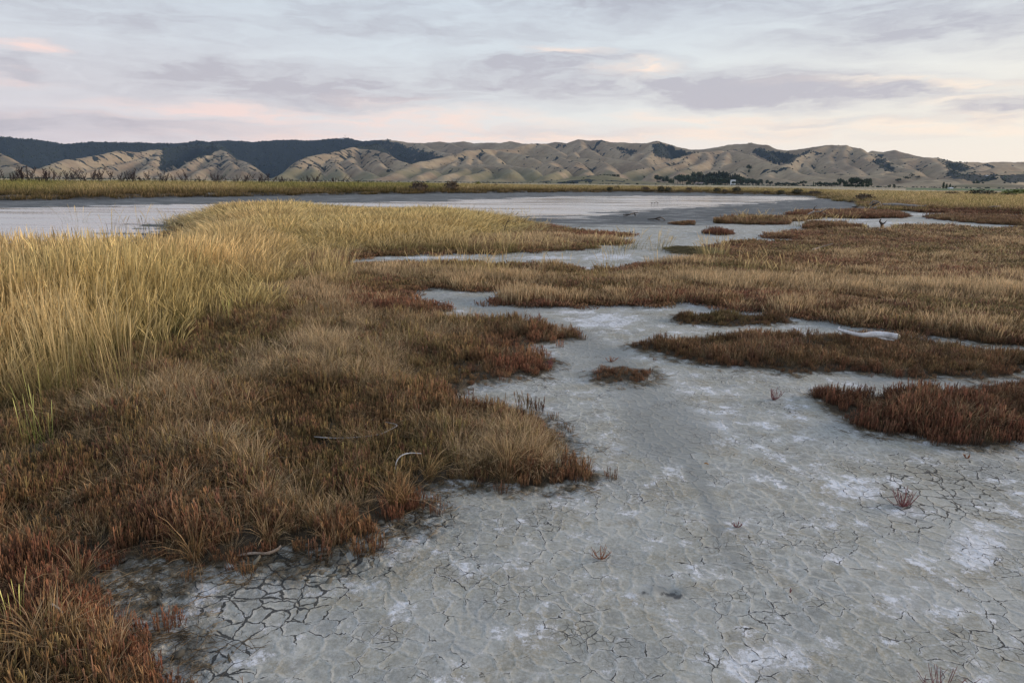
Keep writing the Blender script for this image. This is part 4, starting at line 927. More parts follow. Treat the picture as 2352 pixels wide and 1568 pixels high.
stick('brown stick angled up out of the far red brown marsh', [(1866, 574, h+.15), (1885, 568, h+.2), (1914, 559, h+.34)], [.022, .022, .012], M_tan)
h = gz1(2270, 483)
stick('pale fallen branch rising to the right in front of the golden field', [(2250, 480, h+.10), (2272, 476, h+.28), (2285, 474, h+.42), (2298, 474, h+.42)], [.05, .06, .05, .03], M_tan, 'driftwood_branch', 'driftwood', extra=[([(2262, 480, h+.1), (2280, 479, h+.15)], [.09, .06])])
h = gz1(1165, 540)
stick('dark bare twig with side shoots standing in the peninsula grass', [(1158, 530, h+.3), (1163, 514, h+.65), (1171, 499, h+1.0)], [.016, .014, .006], M_dark, 'bare_twig', 'twig', extra=[([(1164, 512, h+.68), (1170, 506, h+.8)], [.01, .005]), ([(1160, 522, h+.45), (1152, 514, h+.6)], [.01, .004])])
# dead branches on the far red island
h = gz1(1870, 497)
stick('dead branches standing at the left end of the far red island', [(1850, 497, h+.1), (1868, 487, h+.35), (1885, 486, h+.4), (1902, 477, h+.7)], [.06, .06, .045, .015], M_grey, 'dead_branch', 'dead branch', extra=[([(1868, 488, h+.35), (1869, 481, h+.55), (1872, 475, h+.75), (1876, 472.5, h+.85)], [.05, .045, .035, .015]), ([(1885, 488, h+.3), (1895, 492, h+.2), (1903, 496, h+.08), (1912, 497, h+.06)], [.05, .05, .04, .02]), ([(1876, 487, h+.4), (1881, 482, h+.55)], [.03, .012])])
# root mass and long log below the golden field
h = gz1(2005, 478)
rt = empty('driftwood_root', gv(2005, 478, h)); tag(rt, 'pale grey upturned driftwood root at the corner of the golden field', 'driftwood')
b = Vector(rt.location)
def lp(*pts): return [gv(x, y, h+z)-b for x, y, z in pts]
tubeobj('trunk', [(lp((1996, 481, .1), (2004, 471, .45), (2014, 466, .7), (2020, 464, .8)), [.07, .09, .06, .03])], M_dark, rt)
tubeobj('root', [(lp((2004, 462, .8), (2016, 463, .8), (2023, 469, .5), (2025, 478, .1)), [.03, .05, .05, .04])], M_grey, rt)
tubeobj('root', [(lp((1996, 470, .5), (2003, 465, .7), (2006, 460, .9)), [.03, .06, .02])], M_grey, rt)
tubeobj('root', [(lp((2002, 480, .1), (2012, 476, .25), (2022, 472, .4)), [.06, .07, .04])], M_grey, rt)
h = gz1(2080, 478)
stick('long grey log lying at the foot of the golden field behind the root', [(2028, 469.5, h+.25), (2060, 470, h+.28), (2100, 473, h+.22), (2132, 475, h+.14)], [.10, .13, .12, .05], M_grey, 'driftwood_log', 'driftwood', extra=[([(2118, 474, h+.2), (2128, 471, h+.4)], [.05, .02])])
stick('low dark log on the wet mud below the left corner of the field', [(1940, 462, .05), (1962, 464, .10), (1990, 466, .07)], [.05, .10, .04], M_dark, 'driftwood_log', 'driftwood', extra=[([(1950, 463, .1), (1958, 460, .3)], [.05, .02])])
stick('short mossy log on the wet mud farther left of the root', [(1957, 475, .05), (1966, 475.5, .09), (1990, 474.5, .06)], [.05, .10, .05], M_dark, 'driftwood_log', 'driftwood', extra=[([(1962, 475, .1), (1968, 473, .2)], [.04, .02])])
# horned snag
h = gz1(2025, 530)
sn = empty('dead_snag', gv(2027, 530, h)); tag(sn, 'upright dead stump with two pointed horns beside the pale channel', 'dead stump')
b = Vector(sn.location)
tubeobj('trunk', [(lp((2027, 530, 0), (2026, 524, .16), (2026, 517, .36), (2024, 512, .50)), [.11, .085, .075, .05])], M_tan, sn)
tubeobj('horn', [(lp((2024, 513, .48), (2021, 509, .56), (2022, 505, .68), (2024, 503, .74)), [.05, .04, .025, .01])], M_dark, sn)
tubeobj('horn', [(lp((2025, 514, .46), (2030, 513, .50), (2034, 510, .56), (2036, 507, .62)), [.045, .035, .022, .01])], M_dark, sn)
tubeobj('fallen_limb', [(lp((1985, 534, .03), (2005, 531, .10), (2022, 528, .18), (2042, 531, .12)), [.03, .05, .06, .03])], M_grey, sn)
# mat of dead reed washed up in the pale channel
P = poly([(1558, 580), (1560, 573), (1580, 569), (1620, 571), (1650, 578), (1650, 584), (1600, 588), (1570, 585)]); S = Strips(); c0 = P.mean(0)
for i in range(1500):
    a = rng.uniform(0, 6.28); q = math.sqrt(rng.uniform()); ex, ey = (P.max(0)-P.min(0))*.5; p = np.array([math.cos(a)*ex*q, math.sin(a)*ey*q, .04+.10*(1-q*q)])
    th_ = rng.normal(.0, .35); d = np.array([math.cos(th_), math.sin(th_), rng.normal(0, .05)])*rng.uniform(.15, .45)
    S.ribbon(np.stack([p-d, p+[0, 0, .015], p+d]), np.array([.008, .012, .006]), np.array([0, .3, 1.]), np.array([.2, .5, .8]), rng.uniform())
V, F, A = S.arrays(); me = mesh_np('reed_mat', V, F, {'pc': ('FLOAT_COLOR', A), 'tint': ('FLOAT_COLOR', np.tile([.55, .62, .55, 1], (len(V), 1)))}); o = link('reed_mat', me, PM['dry', 'GEOMETRY']); o.location = (c0[0], c0[1], float(gz(*c0)[0]))
tag(o, 'flat olive heap of dead reeds washed up on the pale mud', 'dead reeds')
# scrap on the mud
p = gp(1622, 1068, .008)
tag(tubeobj('dead_leaf', [([p+Vector((-.016, .006, .004)), p+Vector((0, 0, .010)), p+Vector((.018, -.010, .004))], [.003, .0065, .002])], flat_mat('orange_leaf', (.42, .22, .07)), base=p), 'curled orange leaf alone on the grey mud', 'leaf')

# ------------------------------------------------------------------ seedlings on the bare mud
M_seed = flat_mat('red_succulent', (.20, .075, .075), .55, .35, 60)
M_seed2 = flat_mat('orange_succulent', (.26, .10, .045), .55, .35, 60)
def seedling(label, x, y, wpx, hpx, n, mat, spread=.9):
    b = gp(x, y); D = math.hypot(b.x, b.y, EYE); W = wpx*D/1568*.5; H = hpx*D/1568*1.15; paths = []
    for i in range(n):
        a = random.uniform(0, 6.28); q = random.uniform(.25, 1); e = Vector((math.cos(a)*W*q, math.sin(a)*W*q*.7, H*random.uniform(.55, 1)*(1.15-.5*q)))
        m = e*.5; m.z = e.z*.28; m.x *= 1.1
        rr_ = max(.0012, .0012*D/3.4); paths.append(([Vector((0, 0, -.003)), m, e], [rr_*1.1, rr_*1.3, rr_*.6]))
        if random.random() < .6:
            s = m.lerp(e, .4); paths.append(([s, s+Vector((random.gauss(0, .3)*W*.5, 0, H*.3))], [rr_, rr_*.6]))
    tag(tubeobj('glasswort_seedling', paths, mat, base=b, nseg=5, rough=.05) if False else seed_obj(paths, mat, b), label, 'glasswort seedling', 'glasswort seedlings scattered on the bare mud')
def seed_obj(paths, mat, b):
    V, F = tube(paths, 5, .05); o = link('glasswort_seedling', py_mesh('glasswort_seedling', V, F), mat); o.location = b; return o
seedling('sparse upright pink stems on mud left of the crimson mound', 1776, 918, 44, 30, 11, M_seed)
seedling('largest open red seedling fanning out over salt crusted mud at right', 2074, 1162, 80, 36, 22, M_seed)
seedling('very small red seedling beside a white salt patch', 1692, 1210, 26, 14, 9, M_seed)
seedling('orange stemmed seedling sprawling sideways on the middle foreground mud', 1380, 1283, 66, 30, 14, M_seed2)
seedling('minute red sprout on the foreground mud right of the dark hole', 1814, 1360, 16, 10, 4, M_seed)
seedling('crimson stems cut off by the bottom edge of the picture', 2160, 1592, 130, 50, 22, M_seed)
seedling('low tan sprig just above the tiny oval patch', 1402, 830, 46, 12, 14, M_seed2)
seedling('red sprigs standing just off the tip of the left marsh', 1263, 846, 30, 26, 16, M_seed)
seedling('faint pink sprout in the cracked mud near the right edge', 2222, 1052, 24, 10, 6, M_seed2)

# ------------------------------------------------------------------ tussocks that stand out
kind('dry_fan', tuft_dry, 6, n=75, rad=.05, H=.36, spread=.6)
kind('tall_green', tuft_tall, 3, n=4, rad=.10, H=.8, green=.95)
def tussock(label, x, y, s, key='dry_fan', T=(1, .9, .78), n=1, group='straw tussocks at the edge of the marsh'):
    b = gp(x, y); X = b.x+rng.normal(size=n)*.05*(n > 1); Y = b.y+rng.normal(size=n)*.05*(n > 1)
    o = clump('grass_tussock', [(key, X, Y, np.full(n, s)*rng.uniform(.9, 1.1, n), np.tile(T, (n, 1)), np.full(n, b.z))], tuple(b))
    tag(o, label, 'grass tussock', group)
tussock('fanned straw tussock above the bent brown branch', 622, 1245, .85)
tussock('dark straw tussock spreading left of the bent branch', 450, 1285, .8, T=(.85, .7, .55))
tussock('bright golden tussock on the front of the rounded marsh point', 985, 1100, .8, T=(1.15, 1.0, .75))
tussock('pale tussock leaning right on the rounded marsh point', 1160, 1085, .95, T=(1.05, .95, .8), n=2)
tussock('straw tussock leaning over litter left of the rounded point', 900, 1165, .8, T=(1, .8, .6), n=2)
tussock('thin straw tussock at the litter edge in the lower left', 185, 1335, .7)
tussock('straw tussock at the left edge above the bottom corner', 105, 1500, .9, T=(.95, .8, .6), n=2)
tussock('small yellow tussock at the tip of the pale mud cove', 800, 940, .6, T=(1.1, .95, .6))
G2 = 'green leafy tussocks in the marsh'
tussock('bright green grass tuft at the lower left edge', 50, 1440, .42, 'tall_green', (1.6, 1.9, 1.2), 2, G2)
tussock('lime green leafy tuft low at the far left', 110, 1030, .75, 'tall_green', (1.3, 1.6, 1.0), 3, G2)
tussock('deep green tussock inland of the pale inlet', 700, 650, .55, 'tall_green', (1.1, 1.2, .9), 3, G2)
tussock('green tussock at the base of the tall grass clump corner', 520, 760, .8, 'tall_green', (1.1, 1.3, .8), 3, G2)
tussock('green tuft left of the horned stump', 1985, 533, .55, 'tall_green', (1.4, 1.5, 1.1), 8, G2)
tussock('green tuft right of the horned stump', 2055, 530, .65, 'tall_green', (1.4, 1.5, 1.1), 8, G2)

# ------------------------------------------------------------------ litter and clods along the marsh edge
X, Y = ring_points(lambda r: 420, 1.6, 7, 45); v_ = sdist(WV['main'], X, Y, 1.0)
qx, qy = PX(X, Y, X*0); lw = gb([(330,1350,170,110,1.2),(640,1290,280,60,1.1),(920,1200,130,50,1),(1000,1115,80,25,.9),(1070,930,80,20,.8),(1250,1125,140,16,.6),(420,1500,110,100,1)], qx, qy)
k = (v_ < .05) & (v_ > -.42+.25*rng.uniform(size=len(X))) & (rng.uniform(size=len(X)) < lw*1.1); X, Y = X[k], Y[k]
def clod():
    V, F, A = blob_arr(1, .55, .35); V[:, 0] *= rng.uniform(.8, 1.8); V[:, 2] -= .25; return V, F, A
PM['clod', 'INSTANCER'] = plant_mat('clod', (.20, .185, .15), (.24, .22, .17), (.10, .09, .07), (.13, .115, .09), (.1, .1, .1), 'INSTANCER', 0, .95)
kind('clod', clod, 8)
scatter('mud_clods', 'clod', X, Y, rng.gamma(2.2, .0048, len(X))+.0025, np.ones((len(X), 3))*rng.uniform(.5, 1.5, (len(X), 1)), tilt=.5, label='curled flakes and crumbs of mud along the marsh edge', cat='mud crumbs', kind='stuff')
def litter():
    S = Strips()
    for _ in range(9):
        a = rv(); p = np.array([rng.normal()*.03, rng.normal()*.03, .006+abs(rng.normal())*.006]); L_ = rng.uniform(.02, .07)
        S.ribbon(np.stack([p-a*L_, p+[0, 0, .006], p+a*L_]), np.array([.002, .003, .0015]), np.array([0, .2, 1.]), np.array([.1, .4, .6]), rng.uniform())
    return S.arrays()
kind('dry_litter', litter, 5); i = rng.choice(len(X), len(X)//3, replace=False)
X2, Y2 = ring_points(lambda r: 160*(4/max(r, 4)), 1.8, 13, 46); v2 = veg_sd(X2, Y2); k2 = (v2 < .04) & (v2 > -.06-.22*rng.uniform(size=len(X2))**2); X = np.concatenate([X[i], X2[k2]]); Y = np.concatenate([Y[i], Y2[k2]]); i = np.arange(len(X))
scatter('dead_stem_litter', 'dry_litter', X[i], Y[i], rng.uniform(.6, 1.3, len(i)), np.ones((len(i), 3))*rng.uniform(.35, 1.0, (len(i), 1)), label='fallen bits of dead stem on the mud below the plants', cat='plant litter', kind='stuff')

# ------------------------------------------------------------------ flax along the far bank
M_flax = flat_mat('flax_leaf', (.075, .10, .035), .5, .35, 1.5); M_stalk = flat_mat('flax_stalk', (.030, .020, .022), .8, .3, 4)
def flax_meshes():
    S = Strips()
    for _ in range(60):
        a = rv(); b = a*rng.uniform(0, .35); H_ = rng.uniform(.7, 1.35); t = np.array([0, .35, .7, 1.]); ln = a*rng.uniform(.1, .7); P = b+np.outer(t, [0, 0, H_])+np.outer(t**2, ln)*H_; P[:, 2] -= t**3*.25*np.linalg.norm(ln)
        S.ribbon(P, np.array([.07, .075, .05, .008]), np.cross(a, [0, 0, 1.]), t, rng.uniform())
    V, F, _ = S.arrays(); lv = mesh_np('leaves', V, F); lv.materials.append(M_flax); st = []
    for k in range(4):
        H_ = rng.uniform(2.0, 2.9); ln = Vector((rng.normal()*.5+.18, rng.normal()*.2, 0)); paths = []
        f = lambda t: Vector((ln.x*t**1.5*H_*.6, ln.y*t*H_*.5, t*H_))
        paths.append(([f(0), f(.35), f(.7), f(1)], [.032, .028, .024, .012]))
        sgn = 1
        for q in range(9):
            t = .50+q*.055; p = f(t); L_ = .42*(1.15-t)+.10; sgn = -sgn; dv = Vector((sgn*.55+rng.normal()*.15, rng.normal()*.45, .75)).normalized()*L_
            paths.append(([p, p+dv*.6, p+dv+Vector((0, 0, .08))], [.018, .040, .022]))
        V, F = tube(paths, 5, .2); m_ = py_mesh('flower_stalk', V, F); m_.materials.append(M_stalk); st.append(m_)
    return lv, st
FX = [flax_meshes() for _ in range(4)]
GF = 'flax plants with dark seed stalks along the far bank'
def flax(x, y, s, ns, label, leaf=True):
    X_, Y_, Z_, D_ = [float(q[0]) for q in hit([(x, y)])]
    r = empty('flax_bush', (X_, Y_, Z_), random.uniform(-.5, .5)); r.scale = (s, s, s); lv, st = random.choice(FX)
    if leaf: link('leaves', lv, None, r)
    for k in range(ns):
        o = link('flower_stalk', random.choice(st), None, r); o.location = (random.gauss(0, .45), random.gauss(0, .3), 0); o.rotation_euler = (random.gauss(0, .08), random.gauss(0, .10), random.uniform(-.6, .6)+random.choice((0, math.pi)))
    tag(r, label, 'flax', GF)
for i in range(58):
    x = 5+i*14.2+random.gauss(0, 5); y = np.interp(x, [0, 830], [434, 430])
    flax(x, y+random.gauss(0, 1.5), random.uniform(.8, 1.2)*np.interp(x, [0, 300, 600, 850], [1, 1, .95, .9]), random.choice((3, 4, 5)), 'flax bush with dark seed stalks in the row along the far left bank')
for x, y, s, ns, lab in [(845, 430, .7, 3, 'last low flax bush at the right end of the dark row'), (1044, 431, .95, 3, 'lone flax with tall forked dark stalks on the pale bank'), (1117, 428, .8, 1, 'single thin dark stalk right of the forked flax'), (1209, 427, .7, 2, 'two short dark stalks midway along the far bank'), (1247, 427, .8, 1, 'single leaning dark stalk beyond the pair of short ones'), (1420, 428, .8, 1, 'faint thin stalk on the bank before the low dark mound')]:
    flax(x, y, s, ns, lab)

# ------------------------------------------------------------------ shrubs on the banks
def shrub_mesh(name, col_):
    V = []; F = []; n = 0
    for k in range(420):
        d = rng.normal(size=3); d /= np.linalg.norm(d); q = rng.uniform(.55, 1.05); c = d*q*np.array([1, .8, .62])+[0, 0, .5]; c[2] = max(c[2], .02)
        u = rng.normal(size=3); u /= np.linalg.norm(u); w_ = np.cross(u, rng.normal(size=3)); w_ /= np.linalg.norm(w_); s = rng.uniform(.06, .16)
        V += [c-u*s, c+w_*s*.6, c+u*s, c-w_*s*.6]; F.append((n, n+1, n+2, n+3)); n += 4
    b = blob_arr(2, .12, .6); V2 = b[0]*.72; V2[:, 2] = np.maximum(V2[:, 2]+.05, -.1)
    V = np.concatenate([np.array(V), V2]); F = F+[tuple(f+n) for f in b[1]]
    me = bpy.data.meshes.new(name); me.from_pydata([tuple(v) for v in V], [], F); me.materials.append(col_); return me
M_shd = flat_mat('dark_shrub_leaf', (.050, .048, .028), .8, .4, 2.5); M_shg = flat_mat('green_shrub_leaf', (.12, .14, .03), .8, .4, 2.5); M_shb = flat_mat('brown_shrub_leaf', (.10, .07, .045), .8, .4, 2.5)
SH = {k: [shrub_mesh('shrub', m) for _ in range(2)] for k, m in (('d', M_shd), ('g', M_shg), ('b', M_shb))}
shl = [(2250,454,58,14,'d','dark dense shrub in the golden field right of centre'),(2185,452,32,9,'b','small brown shrub left of the dense dark one'),(2338,453,56,13,'g','yellow green shrub at the right edge of the golden field'),(2318,456,30,9,'d','low dark shrub in front of the yellow green one'),(2029,454,26,7,'b','low brown shrub at the near side of the golden field'),(1985,463,44,14,'b','brown bush at the left corner of the golden field'),(1098,431,13,12,'g','round green shrub on the pale far bank'),(1139,436,9,12,'b','narrow brown shrub right of the round green one'),(962,441,42,20,'b','large brown bush at the water edge left of the forked flax'),(1037,440,34,20,'b','brown bush at the foot of the forked flax'),(1400,440,14,9,'d','dark shrub below the start of the low mound'),(1416,438,18,9,'b','brown shrub just below the mound crest'),(1482,440,20,9,'b','brown shrub beneath the right end of the mound'),(1518,443,18,11,'d','dark shrub left of a pair on the far shore'),(1534,444,18,10,'d','dark shrub right of a pair on the far shore'),(1582,443,16,9,'b','brown shrub before the big pine grove'),(1646,444,18,10,'d','dark shrub under the left part of the pine grove'),(1664,445,14,8,'b','brown shrub nestled next to a dark one before the grove'),(1692,446,22,11,'d','darkest shrub under the white house'),(1760,448,14,8,'b','brown shrub to the right of the grove on the shore'),(1792,448,18,9,'d','dark shrub on the shore toward its right end'),(1830,449,26,10,'d','wide dark shrub near the right tip of the water'),(1870,450,30,9,'b','wide brown shrub at the right tip of the water')]
hx_, hy_, hz_, hD = hit([(a[0], a[1]-1.0) for a in shl])
for i, (x, y, w_, h_, k, lab) in enumerate(shl):
    o = link('shrub', random.choice(SH[k])); o.location = (hx_[i], hy_[i], hz_[i]); s = w_*hD[i]/1568*.5; o.scale = (s, s*.8, h_*hD[i]/1568/1.1); o.rotation_euler = (0, 0, random.uniform(-.5, .5))
    tag(o, lab, 'shrub', 'shrubs on the far banks')

# ------------------------------------------------------------------ farm trees
M_bark = flat_mat('bark', (.07, .055, .045), .9); M_pine = flat_mat('pine_foliage', (.022, .038, .026), .9, .45, .6); M_leafd = flat_mat('dark_foliage', (.030, .046, .026), .9, .45, .6); M_pop = flat_mat('poplar_foliage', (.030, .050, .022), .9, .4, .6); M_olive = flat_mat('olive_foliage', (.060, .070, .040), .9, .4, .6)
def tree_meshes(kind_, mat):             # unit height
    V = []; F = []; n = 0
    nl = {'pine': 420, 'round': 420, 'poplar': 300}[kind_]; lobes = [(rng.normal(size=3)*[.22, .22, .16]+[0, 0, .62], rng.uniform(.14, .24)) for _ in range(8)]
    for k in range(nl):
        if kind_ == 'pine': z = rng.uniform(.12, 1); rr_ = .27*(1-z)**.75*rng.uniform(.5, 1.1)+.01; a = rng.uniform(0, 6.28); c = np.array([math.cos(a)*rr_, math.sin(a)*rr_, z]); sz = rng.uniform(.02, .05)
        elif kind_ == 'poplar': z = rng.uniform(.06, 1); rr_ = .15*math.sin(math.pi*min(1, (z*.9+.08)))**.7*rng.uniform(.6, 1.1); a = rng.uniform(0, 6.28); c = np.array([math.cos(a)*rr_, math.sin(a)*rr_, z]); sz = rng.uniform(.02, .04)
        else:
            lc, lr = lobes[k % 8]; d = rng.normal(size=3); d /= np.linalg.norm(d); c = lc+d*lr*rng.uniform(.7, 1.1); c[2] = min(max(c[2], .08), 1.0); sz = rng.uniform(.025, .055)
        u = rng.normal(size=3); u /= np.linalg.norm(u); w_ = np.cross(u, rng.normal(size=3)); w_ /= np.linalg.norm(w_)
        V += [c-u*sz, c+w_*sz*.7, c+u*sz, c-w_*sz*.7]; F.append((n, n+1, n+2, n+3)); n += 4
    def core(c, r):
        nonlocal V, F, n
        b = blob_arr(1, .15, 1.0); q = (b[0]-[0, 0, .35])*np.array(r)+c; V += list(q); F += [tuple(f+n) for f in b[1]]; n += len(q)
    if kind_ == 'pine':
        for z in (.25, .42, .58, .74): core([0, 0, z], [.2*(1.05-z), .2*(1.05-z), .14])
    elif kind_ == 'poplar': core([0, 0, .5], [.10, .10, .42])
    else:
        for lc, lr in lobes: core(lc, [lr*.8]*3)
    cm = bpy.data.meshes.new('crown'); cm.from_pydata([tuple(v) for v in V], [], F); cm.materials.append(mat)
    tv, tf = tube([([Vector((0, 0, -.02)), Vector((.01, 0, .3)), Vector((0, .01, .7))], [.028, .02, .008]), ([Vector((0, 0, .3)), Vector((.10, .03, .5))], [.012, .005]), ([Vector((0, 0, .35)), Vector((-.09, -.03, .55))], [.012, .005])], 6, .1)
    tm = py_mesh('trunk', tv, tf); tm.materials.append(M_bark); return tm, cm
TM = {'pine': [tree_meshes('pine', M_pine) for _ in range(4)], 'round': [tree_meshes('round', M_leafd) for _ in range(4)], 'poplar': [tree_meshes('poplar', M_pop) for _ in range(3)], 'olive': [tree_meshes('round', M_olive) for _ in range(2)]}
TL = []   # x, base y, height px, width factor, kind, label, group, distance or None
def c5(x, y): return 1378+x*.1953, 298.6+y*.1953
def c6(x, y): return 1837+x*.2188, 298.6+y*.2188
def tr(c, x, top, base, k, lab, wf=1.0, grp=None, D=None):
    px_, yb = c(x, base); _, yt = c(x, top); TL.append((px_, yb, yb-yt, wf, k, lab, grp, D))
gp_ = 'dark trees of the pine grove at the foot of the hills'; gr = 'trees of the shelter belt right of the grove'
tr(c5, 672, 530, 592, 'round', 'first round dark tree left of the pine grove', 1.0, D=1500)
tr(c5, 765, 533, 608, 'round', 'broad dark tree between the first round tree and four poplars', 1.15, D=1500)
for x in (812, 828, 845, 864): tr(c5, x, 566, 616, 'poplar', 'slim poplar in the row of four left of the pine grove', 1.0, 'four slim poplars left of the grove', 1400)
for x, t in [(915,508),(945,505),(975,515),(1000,530),(1030,528),(1060,520),(1090,515)]: tr(c5, x, t, 606, 'round', 'round dark tree in the left half of the pine grove', 1.0, gp_, 1450+rng.uniform(-60, 60))
for x, t in [(1120,482),(1150,480),(1180,484)]: tr(c5, x, t, 606, 'olive', 'tall open crowned gum rising above the left half of the grove', .9, gp_, 1520)
for x, t in [(1210,525),(1240,515),(1262,505),(1285,490),(1310,500),(1335,490),(1362,500),(1392,478),(1415,495),(1440,482),(1462,495),(1482,490),(1505,510),(1530,525),(1555,520),(1580,505),(1605,518),(1630,520)]: tr(c5, x, t, 612+rng.uniform(-2, 8), 'pine', 'pointed dark pine in the right half of the grove', 1.15, gp_, 1430+rng.uniform(-60, 80))
for x, t in [(1050,540),(1130,545),(1200,550),(1270,545),(1340,550),(1420,552),(1500,560),(1580,575),(1650,545),(1680,550),(1710,540),(1735,545),(1765,560),(1795,562),(1825,575),(1850,578),(1880,580),(1910,600),(1660,590),(1730,590),(1790,600),(1850,605)]: tr(c5, x, t, 615+max(0, (x-1500))*.07, 'round', 'dense low tree along the front of the pine grove', 1.1, gp_, 1330+rng.uniform(-50, 50))
tr(c5, 1565, 588, 652, 'round', 'low round tree directly below the white house', 1.4, D=1100)
tr(c5, 1415, 610, 648, 'round', 'squat bush shaped tree left below the white house', 1.5, D=1100)
tr(c5, 1985, 580, 662, 'round', 'big round dark tree standing apart right of the grove', 1.25, D=1050)
tr(c5, 1745, 430, 512, 'round', 'single dark tree on the pale hillside above the grove', .75)
tr(c5, 1104, 620, 650, 'round', 'small round tree in the paddock below the grove', 1.5, D=1100); tr(c5, 1152, 615, 648, 'poplar', 'small upright tree beside the round paddock tree', 1.3, D=1100); tr(c5, 1221, 612, 650, 'poplar', 'dark upright tree alone in the paddock', 1.6, D=1100); tr(c5, 1040, 630, 650, 'round', 'smallest round tree at the left of the paddock', 1.3, D=1100)
tr(c5, 525, 540, 568, 'olive', 'pale round bush low on the slope beyond the mound', 1.3)
for i, x in enumerate(range(2065, 2345, 26)): tr(c5, x, 614+rng.uniform(-4, 8), 645, 'round', 'low round tree in the hedge right of the grove', 1.5, 'hedge trees right of the grove', 1200)
tr(c6, 35, 533, 584, 'round', 'rounded dark tree left of the shelter belt', 1.4, D=1100)
tr(c6, 141, 541, 592, 'poplar', 'first thin poplar of the shelter belt', .8, D=900); tr(c6, 163, 556, 594, 'poplar', 'second shorter poplar of the shelter belt', .8, D=900)
for i, x in enumerate(range(188, 400, 19)): tr(c6, x, 547+rng.uniform(-10, 10), 602, 'round', 'dense dark tree in the left shelter belt', 1.0, gr, 900)
for x, t in [(412,490),(428,494),(468,518),(486,520)]: tr(c6, x, t, 604, 'round', 'tall narrow tree standing above the shelter belt', .6, gr, 880)
for x, t in [(535,500),(560,490),(585,488),(600,500),(635,515),(655,508),(690,500),(712,498),(725,520)]: tr(c6, x, t, 600+rng.uniform(-8, 5), 'olive' if x > 640 else 'round', 'tall spreading gum behind the right shelter belt', .85, gr, 950)
for i, x in enumerate(range(470, 730, 22)): tr(c6, x, 566+rng.uniform(-8, 10), 622, 'round', 'low dense tree along the front of the right shelter belt', 1.15, gr, 620)
for x, t, wf in [(775,592,1.6),(805,588,1.6),(828,592,1.5)]: tr(c6, x, t, 616, 'round', 'low bushy tree in the trio right of the shelter belt', wf, 'three low bushy trees', 650)
tr(c6, 900, 598, 620, 'round', 'low wide bush tree left of two taller ones', 1.8, D=620); tr(c6, 935, 568, 620, 'round', 'left of two dark trees standing close on the plain', .9, D=620); tr(c6, 985, 570, 622, 'round', 'right broader of two dark trees on the plain', 1.0, D=620)
tr(c6, 1038, 598, 620, 'round', 'small bush tree right of the two dark ones', 1.6, D=620); tr(c6, 1100, 602, 620, 'round', 'last small bush before the open green field', 1.8, D=620)
tr(c6, 1035, 514, 552, 'round', 'dark spreading tree on the low fan of the hills', 1.5)
for x, t in [(1110,500),(1135,494),(1165,498),(1230,487),(1250,488)]: tr(c6, x, t, 525 if x < 1200 else 509, 'round', 'tree of the small clump on the low hill shoulder', 1.3, 'small clump on the hill shoulder')
for x, t, b_, lab in [(1506,544,608,'tallest dark poplar above the green field'),(1538,560,610,'second dark poplar above the green field'),(1575,562,608,'pointed tree right of the dark poplars'),(1616,586,614,'short round tree beside the white shed on the green field')]: tr(c6, x, t, b_, 'poplar' if x < 1600 else 'round', lab, 1.3, D=560)
tr(c6, 1885, 522, 555, 'round', 'solitary dark tree at the base of the bush covered slope', 1.1, D=1400)
for i in range(24):
    x = 1440+i*10+rng.uniform(-3, 3); yb = np.interp(x, [1430, 1560, 1680], [290, 296, 330]); tr(c6, x, yb-np.interp(x, [1440, 1680], [9, 16]), yb+3, 'pine', 'small pine in the row along the right hill skyline', 1.5, 'pines on the right hill skyline')
for i in range(16): 
    x = rng.uniform(0, 240); yb = 535-abs(x-120)*.05+12; tr(c5, x, yb-20-rng.uniform(0, 6), yb, 'olive', 'small scrubby tree on the crest of the low dark mound', 1.1, 'scrub on the low mound', 1056)
h2 = hit([(a[0], a[1]) for a in TL])
for i, (x, yb, hp, wf, k, lab, grp, D) in enumerate(TL):
    if D is None: X_, Y_, Z_, D_ = (float(q[i]) for q in h2)
    else:
        p = AT(np.array([x]), np.array([yb]), float(D))[0]; X_, Y_ = float(p[0]), float(p[1]); Z_ = terr(X_, Y_); D_ = float(D)
    H_ = hp*D_/1568
    if D is not None:                     # keep the tree top where it is seen
        H_ = max(H_*.5, float(AT(np.array([x]), np.array([yb-hp]), D_)[0][2])-Z_)
    tm, cm = random.choice(TM[k]); r = empty({'pine': 'pine_tree', 'poplar': 'poplar_tree'}.get(k, 'tree'), (X_, Y_, Z_-.02*H_), random.uniform(0, 6.28)); r.scale = (H_*wf, H_*wf, H_)
    link('trunk', tm, None, r); link('crown', cm, None, r); tag(r, lab, 'tree', grp)

